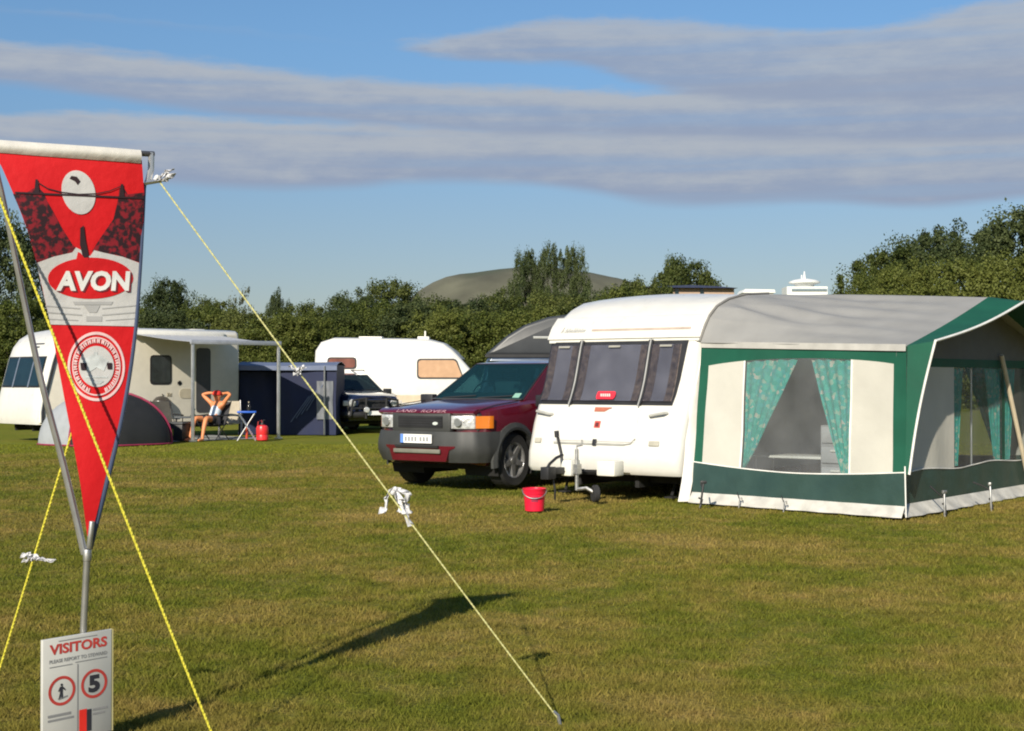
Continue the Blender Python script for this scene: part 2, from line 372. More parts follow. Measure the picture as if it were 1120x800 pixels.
# ------------------------------------------------------------------ far hill
mh = M('hill_scrub', (.098, .098, .068), .95, var=.35, scale=.02)
hn_ = mh.node_tree; hb_ = hn_.nodes['Principled BSDF']; htc = hn_.nodes.new('ShaderNodeTexCoord'); hsx = hn_.nodes.new('ShaderNodeSeparateXYZ'); hn_.links.new(htc.outputs['Object'], hsx.inputs[0])
hz = hn_.nodes.new('ShaderNodeTexNoise'); hz.inputs['Scale'].default_value = .018; hz.inputs['Detail'].default_value = 6; hn_.links.new(htc.outputs['Object'], hz.inputs['Vector'])
hm = hn_.nodes.new('ShaderNodeMath'); hm.operation = 'MULTIPLY_ADD'; hm.inputs[1].default_value = 70; hn_.links.new(hz.outputs['Fac'], hm.inputs[0]); hn_.links.new(hsx.outputs[2], hm.inputs[2])
hr = hn_.nodes.new('ShaderNodeMapRange'); hr.inputs['From Min'].default_value = 143; hr.inputs['From Max'].default_value = 154; hn_.links.new(hm.outputs[0], hr.inputs['Value'])
hx_ = hn_.nodes.new('ShaderNodeMix'); hx_.data_type = 'RGBA'; hn_.links.new(hr.outputs[0], hx_.inputs[0]); hn_.links.new(hb_.inputs['Base Color'].links[0].from_socket, hx_.inputs[6]); hx_.inputs[7].default_value = (.060, .070, .042, 1)
hn_.links.new(hx_.outputs[2], hb_.inputs['Base Color'])     # wooded and grassy crown above the dry slopes
def hill_h(x, y):
    prof = interp(x, [(-420, 0), (-200, 14), (-135, 66), (-95, 92), (-60, 106), (-20, 113), (40, 113), (85, 110), (110, 103), (150, 88), (230, 62), (420, 28), (700, 0)])
    return prof * 1.09 * math.exp(-((y - 1560) / 150) ** 2) + 3 * math.sin(x * .06) * math.sin(y * .05)
h = MB(); h.grid(lambda u, v: (-500 + 1250*u, 1250 + 650*v, hill_h(-500 + 1250*u, 1250 + 650*v) - 3), 90, 40)
ho = h.build('hill', mh); tag(ho, kind='structure')
mh2 = M('hill_wood', (.035, .055, .022), .95, var=.4, scale=.05)
# ------------------------------------------------------------------ trees and bushes
fol = [foliage_mat('leaves_hedge', (.046, .070, .013), (.100, .125, .024), (.170, .190, .044)),
       foliage_mat('leaves_dark', (.030, .048, .017), (.060, .084, .029), (.105, .130, .048)),
       foliage_mat('leaves_mid', (.040, .060, .015), (.086, .110, .026), (.148, .166, .044)),
       foliage_mat('leaves_grey', (.070, .080, .045), (.11, .12, .075), (.16, .17, .11))]
m_bark = M('bark', (.075, .058, .04), .9, var=.3, bump=.8, bscale=20)
def crown_mesh(name, seed, n_cl, per, leaf, shape, base=.08, gaps=.0):
    """unit crown (height 1, radius .5): leaf-sized faces in clumps through the volume"""
    r = np.random.RandomState(seed); pts = []; nor = []
    cl = []
    while len(cl) < n_cl:
        z = base + (1 - base) * r.rand(); rad = shape(z) * (.35 + .75 * math.sqrt(r.rand())) ; a = r.rand() * 2 * np.pi
        wob = 1 + .25 * math.sin(3*a + seed) + .18 * math.sin(5*a + 2*seed + z*5)
        if r.rand() < gaps: continue
        cl.append((rad * wob * math.cos(a), rad * wob * math.sin(a), z * (1 + .03 * r.randn()) - .02))
    cl = np.array(cl); cr = .03 + .10 * r.rand(n_cl) ** 1.6
    idx = np.repeat(np.arange(n_cl), per); n = len(idx)
    d = r.randn(n, 3); d /= np.linalg.norm(d, axis=1)[:, None]
    p = cl[idx] + d * (cr[idx] * (.45 + .6 * r.rand(n)))[:, None] * np.array([1.15, 1.15, .85])
    nn = d * .9 + r.randn(n, 3) * .55 + np.array([0, 0, .35]); nn /= np.linalg.norm(nn, axis=1)[:, None]
    t = np.cross(nn, r.randn(n, 3)); t /= np.linalg.norm(t, axis=1)[:, None]; b = np.cross(nn, t)
    s = leaf * (.55 + .9 * r.rand(n))[:, None]
    ztop = np.percentile(p[:, 2], 98.5); p[:, 2] /= ztop; rx_ = np.percentile(np.hypot(p[:, 0], p[:, 1]), 97); p[:, :2] *= .5 / rx_
    V = np.stack([p - t*s*.55, p - b*s*.42 + t*s*.05, p + t*s*.6, p + b*s*.42], 1)
    keep = p[:, 2] > .0; V = V[keep]; n = len(V)
    me = bpy.data.meshes.new(name); me.vertices.add(n*4); me.loops.add(n*4); me.polygons.add(n)
    me.vertices.foreach_set('co', V.ravel()); me.loops.foreach_set('vertex_index', np.arange(n*4, dtype=np.int32))
    me.polygons.foreach_set('loop_start', np.arange(0, n*4, 4, dtype=np.int32)); me.update()
    return me
def trunk_mesh(name, seed, h, r0, spread):
    r = random.Random(seed); b = MB()
    pts = [(0, 0, -.03)] + [(r.uniform(-.012, .012) * i, r.uniform(-.012, .012) * i, h * i / 5) for i in range(1, 6)]
    b.tube(pts, [r0 * (1 - .13 * i) for i in range(6)], 8)
    for k in range(7):
        a = k * 2.4 + r.random(); z0 = h * (.45 + .08 * k); l = spread * (.7 + .5 * r.random())
        p0 = Vector((0, 0, min(z0, h))); p1 = p0 + Vector((math.cos(a) * l * .5, math.sin(a) * l * .5, l * .45)); p2 = p0 + Vector((math.cos(a) * l, math.sin(a) * l, l * 1.0))
        b.tube([p0, p1, p2], [r0 * .45, r0 * .3, r0 * .1], 6)
    o = b.build(name, m_bark); me = o.data; bpy.data.objects.remove(o); return me
dome = lambda z: .5 * math.sqrt(max(0.04, 1 - ((z - .42) / .60) ** 2))
oval = lambda z: .5 * math.sqrt(max(0.03, 1 - ((z - .52) / .50) ** 2))
poplar = lambda z: .5 * (math.sin(math.pi * min(1, .08 + z * .95)) ** .6) * (1.05 - .35 * z)
crowns = {'bush': [crown_mesh('bush_crown', 10 + i, 300, 170, .0155, dome, .02) for i in range(4)],
          'tree': [crown_mesh('tree_crown', 30 + i, 300, 170, .0145, oval, .12) for i in range(3)],
          'tall': [crown_mesh('tall_crown', 50 + i, 260, 150, .015, oval, .06) for i in range(2)],
          'thin': [crown_mesh('thin_crown', 70, 60, 34, .026, oval, .28)]}
trunks = {'bush': trunk_mesh('bush_trunk', 1, .35, .03, .28), 'tree': trunk_mesh('tree_trunk', 2, .5, .03, .32),
          'tall': trunk_mesh('tall_trunk', 3, .75, .022, .18), 'thin': trunk_mesh('thin_trunk', 4, .62, .02, .34)}
_mats_done = {}
def plant(kind, name, px, d, top, wide, mi, label, cat, group=None, seed=0):
    """px: direction as photo column; d: distance; top: photo row of its top; wide: width in photo columns"""
    base = Vector(((px - 560) / FPX * d, d, -.02)); hgt = CAM_H + (415 - top) / FPX * d; wid = wide / FPX * d
    t = thing(name, label, cat, base, 0, group); t.rotation_euler.z = seed * 1.7; t.scale = (wid, wid, hgt)
    src = crowns[kind][seed % len(crowns[kind])]; key = (src.name, mi)
    if key not in _mats_done:
        m2 = src if src.materials.__len__() == 0 else src.copy()
        m2.materials.clear(); m2.materials.append(fol[mi]); _mats_done[key] = m2
    c = bpy.data.objects.new('crown', _mats_done[key]); C.objects.link(c); c.parent = t
    k = bpy.data.objects.new('trunk', trunks[kind]); C.objects.link(k); k.parent = t
    return t
# sunlit hedge behind the caravans
hl = 'rounded sunlit green bush in the long hedge behind the caravans'
for i, (px, top, wd, d) in enumerate([(-30,338,90,57),(25,332,80,56),(80,345,90,58),(135,340,80,55),(180,343,70,54),(222,341,75,56),(262,345,70,55),(300,349,75,53),(338,350,70,54),
        (372,346,75,56),(408,336,80,58),(446,336,85,57),(482,344,80,55),(515,343,85,57),(548,345,85,54),(590,342,90,58),(640,335,90,57),(690,322,90,60)]):
    plant('bush', 'hedge_bush', px, d, top, wd * 1.55, (0, 0, 2, 0, 1, 0, 2)[i % 7], hl, 'bush', 'sunlit bushes of the hedge behind the caravans', i)
dl = 'darker green bush rising behind the sunlit hedge'
for i, (px, top, wd, d) in enumerate([(120,328,80,72),(232,333,70,74),(330,338,70,72),(385,327,75,73),(428,313,80,75),(472,331,85,74),(512,334,80,73),(548,326,70,76),(600,326,90,78),(650,324,90,80),(690,313,70,82),(718,316,60,84)]):
    plant('bush', 'tall_bush', px, d, top, wd * 1.45, 2 if i % 3 else 1, dl, 'bush', 'darker bushes behind the hedge', i + 1)
plant('tree', 'tree', 5, 66, 252, 120, 1, 'big dark tree at the edge of the photo behind the pennant', 'tree', None, 0)
plant('tree', 'tree', -70, 68, 238, 140, 1, 'tallest dark tree beyond the front of the awning caravan', 'tree', None, 1)
plant('tree', 'tree', 184, 78, 311, 84, 1, 'dark round tree poking above the hedge beside the pennant', 'tree', None, 2)
plant('thin', 'tree', 263, 84, 317, 46, 3, 'thin greyish see-through tree above the hedge', 'tree', None, 0)
plant('tree', 'tree', 303, 82, 325, 38, 1, 'small dark tree just right of the thin greyish tree', 'tree', None, 1)
for i, (px, top, wd) in enumerate([(575,279,50),(601,274,46),(627,276,48)]):
    plant('tall', 'tall_tree', px, 150, top, wd, 1, ['leftmost dark tree of the tall clump before the hill', 'middle dark tree of the tall clump before the hill', 'rightmost dark tree of the tall clump before the hill'][i], 'tree', 'tall trees before the hill', i)
plant('bush', 'roof_bush', 748, 95, 291, 110, 2, 'spreading bush above the blue roof behind the caravan', 'bush', None, 2)
plant('tree', 'young_tree', 736, 97, 287, 44, 2, 'small ragged tree in the bush above the blue roof', 'tree', None, 2)
# trees at the right
plant('tree', 'tree', 972, 92, 276, 140, 2, 'low tree at the outer end of the clump beyond the awning', 'tree', None, 0)
plant('tree', 'tree', 1032, 94, 258, 150, 1, 'middle tree with ragged top in the clump beyond the awning', 'tree', None, 1)
plant('tree', 'tree', 1116, 96, 238, 180, 1, 'highest tree of the clump beyond the awning', 'tree', None, 2)
plant('tree', 'tree', 1180, 92, 245, 130, 1, 'tree mostly outside the photo behind the awning peak', 'tree', None, 0)
rl = 'yellowish green bush under the tree clump beyond the awning'
for i, (px, top, wd, d) in enumerate([(992,297,120,76),(1045,290,140,78),(1100,286,140,74),(1155,284,140,76),(950,304,80,84)]):
    plant('bush', 'field_bush', px, d, top, wd, 0, rl, 'bush', 'bushes under the trees beyond the awning', i)

# ------------------------------------------------------------------ far buildings
bk = thing('clubhouse', 'long low building with dark blue roof and peach wall behind the caravan', 'building', (P(752, 415, 88).x, 88, 0), R(6))
b = MB(); b.box((0, 3, 3.5), (5.9, 5.4, 7.0)); b.build('wall', M('peach_render', (.42, .30, .22), .9, var=.08), bk, smooth=False)
for x in (-2.1, -.6, .95): b = MB(); b.box((x, .27, 6.6), (.22, .08, .72)); b.build('window', m_glass_dark, bk, smooth=False)
b = MB(); b.prism([(-3.1, 7.005), (-1.7, 7.09), (.2, 7.17), (1.8, 7.11), (3.1, 7.005)], lambda p: (p[0], -.1, p[1]), lambda p: (p[0], 6.2, p[1]))
b.build('roof', M('blue_roof', (.02, .03, .075), .5, var=.15), bk)
d = 260.0; s = d / FPX
bt = thing('observation_tower', 'distant white building with round overhanging top and mast', 'building', (P(880, 415, d).x, d, 0))
mw = M('white_render', (.72, .73, .72), .7, var=.04)
z = lambda py: CAM_H + (415 - py) * s
b = MB(); b.box((0, 0, z(314.5) / 2), (44*s, 5, z(314.5))); b.build('wall', mw, bt, smooth=False)
b = MB(); b.lathe([(9*s, z(315)), (11*s, z(311.5)), (17*s, z(310)), (17*s, z(308.5)), (12*s, z(306.5)), (5*s, z(305.3)), (1*s, z(305))], 32); b.build('round_top', mw, bt)
b = MB(); b.box((2*s, -2.6, z(318)), (38*s, .3, 2.4*s)); b.build('window', M('tower_glass', (.2, .25, .28), .2), bt, smooth=False)
b = MB(); b.tube([(0, 0, z(305)), (0, 0, z(297))], [.25, .1], 6); b.tube([(-3*s, 0, z(306)), (-3*s, 0, z(301))], .12, 6); b.build('mast', mw, bt)
hx = thing('long_shed', 'distant low white shed roof beside the round-topped building', 'building', (P(830, 415, 240).x, 240, 0))
b = MB(); b.box((0, 3, 8), (32/FPX*240, 6, 16.0 - .45)); b.build('wall', M('shed_wall', (.5, .5, .48), .8), hx, smooth=False)
b = MB(); b.prism([(-18, 320.5), (18, 320.5), (17, 317), (-15, 316.4)], lambda p: (p[0]/FPX*240, -.3, CAM_H + (415-p[1])/FPX*240), lambda p: (p[0]/FPX*240, 6.3, CAM_H + (415-p[1])/FPX*240))
b.build('roof', mw, hx, smooth=False)
# ------------------------------------------------------------------ wheels
def wheel(parent, x, y, r=.35, wdt=.22, side=1, rimr=.66, spokes=5, name='wheel'):
    """side: +1 shows its rim towards +x"""
    T = Matrix.Translation((x, y, r)) @ Matrix.Rotation(R(90) * side, 4, 'Y')
    b = MB(); h = wdt / 2
    b.lathe([(r*rimr, -h), (r*.9, -h), (r*.985, -h*.75), (r, -h*.4), (r, h*.4), (r*.985, h*.75), (r*.9, h), (r*rimr, h*.92), (r*rimr*.97, h*.3)], 32, 0, T, closed=False)
    for k in range(40):
        a = k * math.pi / 20
        b.add([(r*1.004*math.cos(a+da), r*1.004*math.sin(a+da), zz) for da, zz in ((-.035, -h*.7), (.035, -h*.7), (.05, h*.7), (-.02, h*.7))], [(0,1,2,3)], 0, T)
    wl = b.build(name, m_rubber, parent)
    b = MB(); rr = r * rimr
    b.lathe([(rr, h*.95), (rr*.93, h*.9), (rr*.88, h*.2), (rr*.3, h*.15)], 32, 0, T, closed=False)
    b.lathe([(.01, h*.82), (rr*.2, h*.8), (rr*.24, h*.5), (rr*.24, h*.1)], 20, 0, T)
    for k in range(spokes):
        a = k * 2 * math.pi / spokes
        b.add(
            [(rr*.15*math.cos(a)-rr*.17*math.sin(a), rr*.15*math.sin(a)+rr*.17*math.cos(a), h*.75), (rr*.15*math.cos(a)+rr*.17*math.sin(a), rr*.15*math.sin(a)-rr*.17*math.cos(a), h*.75),
             (rr*.93*math.cos(a)+rr*.12*math.sin(a), rr*.93*math.sin(a)-rr*.12*math.cos(a), h*.85), (rr*.93*math.cos(a)-rr*.12*math.sin(a), rr*.93*math.sin(a)+rr*.12*math.cos(a), h*.85),
             (rr*.15*math.cos(a)-rr*.17*math.sin(a), rr*.15*math.sin(a)+rr*.17*math.cos(a), h*.3), (rr*.15*math.cos(a)+rr*.17*math.sin(a), rr*.15*math.sin(a)-rr*.17*math.cos(a), h*.3),
             (rr*.93*math.cos(a)+rr*.12*math.sin(a), rr*.93*math.sin(a)-rr*.12*math.cos(a), h*.3), (rr*.93*math.cos(a)-rr*.12*math.sin(a), rr*.93*math.sin(a)+rr*.12*math.cos(a), h*.3)],
            [(0,1,2,3), (0,4,5,1), (1,5,6,2), (2,6,7,3), (3,7,4,0)], 0, T)
    b.lathe([(rr*.9, -h*.5), (rr*.2, -h*.5)], 24, 1, T, closed=True)
    b.build('rim', [m_alloy, m_dark], wl)
    return wl

# ------------------------------------------------------------------ touring caravan
def prof_y(prof, z):
    return interp(z, [(p[1], p[0]) for p in prof])
def caravan(name, label, loc, yaw, length=6.0, square=False, hw=1.12, prof=None, zr=2.6, side_mat=None, front_mat=None, group=None, sides=(), front=True, zb=.30, roof_lip=True, step=True):
    """local x = across (viewer's right when facing its front), y = towards its rear, z up; origin under the front edge's middle"""
    t = thing(name, label, 'caravan', loc, -R(yaw), group)
    rear = [(length - .55, zr + .01), (length - .2, zr - .1), (length - .03, zr - .35), (length + .02, 1.4), (length - .02, zb + .3), (length - .1, zb)]
    if square: rear = [(length - .1, zr), (length - .02, zr - .06), (length, zr - .3), (length + .01, 1.4), (length - .01, zb + .3), (length - .06, zb)]
    up = [p for p in prof]
    poly = up + rear
    b = MB(); n = len(poly)
    # shell: profile swept across, rounded shoulders towards both sides
    cols = [(-hw, .10), (-hw + .03, .035), (-hw + .10, 0.0), (-hw*.66, 0), (-hw*.33, 0), (0, 0), (hw*.33, 0), (hw*.66, 0), (hw - .10, 0.0), (hw - .03, .035), (hw, .10)]
    cy, cz = length / 2, (zb + zr) / 2
    vs = []
    for (x, sh) in cols:
        for (y, z) in poly:
            sy = sh if y < cy else -sh; k = min(1, abs(y - cy) / (length * .4)); kz = max(0, (z - cz) / (zr - cz))
            vs.append((x, y + sy * (1 if y < 1.2 or y > length - .8 else 0), z - sh * kz ** 3 * .9 + .06 * (1 - (x / hw) ** 2) * max(0, (z - .87 * zr) / (.13 * zr))))
    fs = [(i*n+k, i*n+(k+1) % n, (i+1)*n+(k+1) % n, (i+1)*n+k) for i in range(len(cols)-1) for k in range(n)]
    fs += [tuple(range(n)), tuple((len(cols)-1)*n + k for k in range(n))]
    b.add(vs, fs, 0)
    shell = b.build('body', [front_mat, side_mat], t, angle=50)
    for p_ in shell.data.polygons:
        if abs(p_.normal.x) > .9: p_.material_index = 1
    # underside and skirts
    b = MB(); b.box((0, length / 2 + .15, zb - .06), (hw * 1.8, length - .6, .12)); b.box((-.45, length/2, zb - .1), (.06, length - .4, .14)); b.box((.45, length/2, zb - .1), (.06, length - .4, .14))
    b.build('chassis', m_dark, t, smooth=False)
    for sx in (-1, 1): wheel(t, sx * (hw - .16), length * .52, .31, .17, sx, .62)
    F = lambda z: prof_y(prof, z)
    off = lambda z, o: (F(z) - o)
    def fpatch(mb, x0, x1, z0, z1, o, nu=8, nv=8, mi=0, slant0=0, slant1=0):
        """sheet that follows the front's slope, o in front of it"""
        def fn(u, v):
            z = z0 + (z1 - z0) * v; xa = x0 + slant0 * v; xb = x1 + slant1 * v
            x = xa + (xb - xa) * u; e = max(0, abs(x) - (hw - .10)) / .10
            return (x, F(z) - o + .10 * min(1, e) ** 2 * .6, z)
        mb.slab(fn, nu, nv, (0, .006, 0), mi)
    # side windows: (side, y0, y1, z0, z1, material, name, slant)
    for (sx, y0, y1, z0, z1, mt, nm, sl) in sides:
        x = sx * hw; poly4 = [(y0, z0), (y1, z0), (y1, z1), (y0 + sl, z1)]
        def rounded(pl, r):
            out = []
            for i in range(len(pl)):
                a, p, c = Vector(pl[i-1]), Vector(pl[i]), Vector(pl[(i+1) % len(pl)])
                for q in ((a - p).normalized(), None, (c - p).normalized()):
                    if q is None:
                        m_ = ((a-p).normalized() + (c-p).normalized()) * r * .29; out.append((p + m_)[:])
                    else: out.append((p + q * r)[:])
            return out
        fr = rounded(poly4, .09); b = MB(); b.prism(fr, lambda p: (x - sx*.01, p[0], p[1]), lambda p: (x + sx*.012, p[0], p[1]))
        fo = b.build(nm, m_black if nm == 'side_window' else mt, t, smooth=False)
        if nm == 'side_window':
            cyy = (y0+y1)/2; czz = (z0+z1)/2; pl2 = [(cyy + (p[0]-cyy)*(1-.09/(y1-y0)), czz + (p[1]-czz)*(1-.09/(z1-z0))) for p in fr]
            b = MB(); b.prism(pl2, lambda p: (x + sx*.010, p[0], p[1]), lambda p: (x + sx*.022, p[0], p[1])); b.build('pane', mt, fo, smooth=False)
    return t, F, fpatch

m_blind = M('lilac_grey_blind', (.36, .34, .395), .75, var=.10, scale=2.5, bump=.2, bscale=6)
m_curt = M('brown_curtain', (.24, .17, .13), .9, var=.6, scale=14, bump=.5, bscale=30)
m_pane = glass_mat('caravan_pane', (.05, .05, .07), .70, .05)
m_stripe = M('taupe_stripe', (.42, .34, .28), .5)
m_red = M('red_label', (.75, .03, .05), .4, var=.05)
m_pale = M('pale_lettering', (.80, .60, .58), .5)

# --- main caravan
YAW = 38.0
C0 = Vector((1.105, 18.635, 0)); RV = Vector((math.cos(R(YAW)), -math.sin(R(YAW)), 0)); BV = Vector((math.sin(R(YAW)), math.cos(R(YAW)), 0))
main_prof = [(.05, .30), (0, .36), (.01, .55), (.05, .68), (.055, .70), (.12, .92), (.24, 1.19), (.31, 1.30), (.39, 1.50), (.52, 1.95), (.565, 2.06), (.64, 2.20), (.78, 2.34), (.95, 2.45), (1.2, 2.54), (1.6, 2.60), (2.2, 2.62)]
mc, F, fpatch = caravan('touring_caravan', 'white touring caravan with three dark front windows beside the green awning', C0, YAW, 6.2, False, 1.18, main_prof, 2.62, m_white, m_white,
    sides=[(-1, 1.0, 1.9, 1.25, 1.95, m_glass_dark, 'side_window', .25), (-1, 3.4, 4.4, 1.25, 1.95, m_glass_dark, 'side_window', 0)])
# roof visor with its lip above the window
b = MB()
def lipfn(u, v):
    x = -1.19 + 2.38 * u; z = 2.03 + .30 * v; return (x, F(z) - .05 + .02 * v, z)
b.slab(lipfn, 12, 8, (0, .055, 0)); b.build('roof_visor', m_white, mc, bevel=.008)
b = MB(); b.slab(lambda u, v: (-.50 + 1.52*u, F(2.135 + .028*v) - .056 + .02*(.105+.028*v)/.3, 2.135 + .028*v), 6, 2, (0, .004, 0)); b.build('trim_stripe', m_stripe, mc, smooth=False)
b = MB(); b.slab(lambda u, v: (-1.17 + 2.34*u, F(2.03) - .028, 1.985 + .055*v), 10, 2, (0, .05, 0)); b.build('visor_gutter', m_offwhite, mc)
b = MB(); zq = lambda q: 2.12 + .085*q; wear = random.Random(5)
for k in range(9):   # name worn to pale strokes, not readable in the photograph
    x0 = -1.0 + .042*k + (.02 if k else 0); h_ = .55 + .25*wear.random() + (.2 if k == 0 else 0); w_ = .014 + .012*wear.random()
    for (xa, ya, xb, yb) in ((0, 0, w_*.5, h_), (w_, .05, .028, .45)):
        b.add([(x0 + xa + .03*ya + dx, F(zq(ya)) - .058 + .02*(zq(ya)-2.03)/.3, zq(ya)) for dx in (0, .008)] + [(x0 + xb + .03*yb + dx, F(zq(yb)) - .058 + .02*(zq(yb)-2.03)/.3, zq(yb)) for dx in (.008, 0)], [(0, 1, 2, 3)])
b.build('lettering', M('grey_lettering', (.36, .36, .34), .5), mc, smooth=False)
# front windows
fw = MB(); fpatch(fw, -1.145, .955, 1.175, 2.02, .014, 24, 10, slant0=.0, slant1=.06)
fwo = fw.build('front_window', m_black, mc, angle=60)
cols3 = [(-1.105, -.645), (-.575, .435), (.505, .925)]
for (xa, xb) in cols3:
    b = MB(); fpatch(b, xa, xb, 1.225, 1.945, .020, 6, 8); b.build('blind', m_blind, fwo, angle=60)
    for (ca, cb) in ((xa, xa + .11), (xb - .11, xb)):
        b = MB(); fpatch(b, ca, cb, 1.225, 1.945, .026, 4, 6); b.build('curtain', m_curt, fwo, angle=60)
    b = MB(); fpatch(b, xa, xb, 1.22, 1.95, .040, 6, 8); b.build('pane', m_pane, fwo, angle=60)
    b = MB(); xm = (xa + xb) / 2; fpatch(b, xm - .09, xm + .09, 1.915, 1.94, .055, 2, 1); b.build('window_latch', M('latch', (.3, .29, .25), .4), fwo)
for xm in (-.61, .47):
    b = MB(); fpatch(b, xm - .035, xm + .035, 1.18, 2.01, .043, 2, 8); dv = b.build('divider', m_black, fwo, angle=60)
    b = MB(); fpatch(b, xm - .010, xm + .010, 1.16, 2.02, .050, 2, 8); b.build('trim', M('divider_trim', (.34, .34, .33), .4), dv, angle=60)
b = MB()
def lab(u, v):
    x, y = u*2-1, v*2-1; k = (1 - .12*abs(y)**3); z = 1.295 + .05*y; return (-.06 + .145*x*k, F(z) - .060, z)
b.slab(lab, 10, 6, (0, .006, 0)); sgn = b.build('window_label', m_red, fwo, angle=60)
b = MB()
for k in range(5): b.slab(lambda u, v: (-.135 + k*.032 + .022*u, F(1.285) - .066, 1.278 + .036*v), 1, 1, (0, .003, 0))
b.build('lettering', m_pale, sgn, smooth=False)
# lower front: moulding line, locker lid, handles, badges, lamps
b = MB(); fpatch(b, -.72, .50, .705, 1.12, .012, 12, 8); b.build('locker_lid', m_white, mc, bevel=.01, angle=60)
b = MB(); fpatch(b, -.74, .36, .665, .688, .016, 10, 1); b.tube([(.36, F(.68) - .01, .676), (.45, F(.70) - .01, .69), (.51, F(.75) - .01, .75)], .010, 6); b.build('locker_seal', M('grey_seal', (.33, .33, .30), .6), mc)
for (x, tilt) in ((-.98, -1), (.79, 1)):
    b = MB(); z0 = 1.06
    b.tube([(x - .13, F(z0) - .01, z0 - .02*tilt), (x - .10, F(z0) - .06, z0 - .018*tilt), (x + .10, F(z0) - .06, z0 + .018*tilt), (x + .13, F(z0) - .01, z0 + .02*tilt)], .018, 8)
    b.build('grab_handle', M('handle_grey', (.40, .40, .37), .45), mc)
for (x, w_, z0) in ((-1.0, .05, .70), (.80, .075, .70)):
    b = MB(); fpatch(b, x - w_, x + w_, z0 - .03, z0 + .03, .02, 2, 2); b.build('marker_lamp', M('marker_lens', (.42, .40, .33), .2), mc, bevel=.004)
b = MB(); fpatch(b, -.19, -.03, 1.085, 1.14, .022, 4, 2, slant1=.10); b.build('badge', M('rust_badge', (.40, .13, .08), .4), mc)
b = MB(); fpatch(b, -.14, -.05, .88, .965, .022, 3, 3); eb = b.build('emblem', M('emblem_red', (.55, .08, .06), .4), mc)
b = MB(); fpatch(b, -.12, -.07, .895, .945, .027, 2, 2); b.build('emblem_centre', M('emblem_dark', (.12, .03, .03), .4), eb)
b = MB(); fpatch(b, -.12, -.06, .655, .735, .03, 2, 2); b.build('locker_lock', m_black, mc, bevel=.005)
# nearside corner skirt next to the awning
def skirt(u, v):  # white draught flap hanging from the body side to the grass
    z = 1.95 * v + .005; y = interp(z, [(0, -.02), (.3, .05), (1.2, .30), (2.0, .56)]) + .17 * u; return (1.185 + .09*u*(1-.5*v) + .02*math.sin(9*v), y - .09*u*(1 - v), z)
b = MB(); b.slab(skirt, 3, 16, (.012, .008, 0)); b.build('draught_flap', M('white_pvc', (.72, .70, .66), .4, var=.06, bump=.3, bscale=9), mc)
# drawbar: A-frame, hitch, jockey wheel, steady legs
af = MB()
af.tube([(-.45, .7, .33), (0, -.86, .42)], .035, 6); af.tube([(.45, .7, .33), (0, -.86, .42)], .035, 6); afo = af.build('drawbar', m_dark, mc, loc=(0, 0, -.05))
b = MB(); b.box((0, -.96, .45), (.09, .34, .08)); b.tube([(0, -1.12, .47), (0, -1.05, .54), (.02, -.94, .61), (.03, -.82, .64)], .02, 8); b.box((0, -1.08, .43), (.12, .16, .15)); b.tube([(0, -1.0, .42), (.03, -.98, .22), (.02, -.97, .10)], .014, 6)
b.build('hitch', m_black, mc, bevel=.012, loc=(0, 0, -.07))
b = MB(); b.box((.06, -.70, .47), (.16, .20, .20)); b.build('gas_box', m_offwhite, mc, bevel=.02, loc=(0, 0, -.06))
b = MB(); b.box((.42, -.36, .47), (.27, .22, .19)); b.build('locker_box', m_offwhite, mc, bevel=.02, loc=(0, 0, -.07))
b = MB(); b.tube([(-.05, -.72, .46), (-.08, -.70, .62), (-.13, -.72, .86)], .019, 8); b.tube([(-.13, -.72, .82), (-.135, -.725, .90)], .03, 8); b.build('brake_lever', m_black, mc, loc=(0, 0, -.04))
b = MB(); b.tube([(.17, -.72, .14), (.17, -.72, .64)], .024, 10); b.tube([(.17, -.72, .64), (.17, -.72, .68), (.25, -.72, .69), (.25, -.72, .76)], .012, 6); b.box((.17, -.72, .40), (.08, .09, .12))
b.tube([(.17, -.72, .15), (.30, -.70, .17), (.42, -.68, .11)], .022, 6); jw = b.build('jockey_wheel', m_steel, mc)
b = MB(); T = Matrix.Translation((.42, -.68, .105)) @ Matrix.Rotation(R(52), 4, 'Z') @ Matrix.Rotation(R(90), 4, 'Y')
b.lathe([(.04, -.035), (.085, -.04), (.105, -.025), (.105, .025), (.085, .04), (.04, .035)], 24, 0, T); b.lathe([(.005, .04), (.045, .042), (.045, .03)], 16, 1, T)
b.build('tyre', [m_rubber, m_offwhite], jw)
for sx in (-.85, .85):
    b = MB(); b.tube([(sx, .55, .30), (sx*.97, .42, .03)], .02, 6); b.box((sx*.97, .40, .012), (.12, .12, .02)); b.build('steady_leg', m_dark, mc)

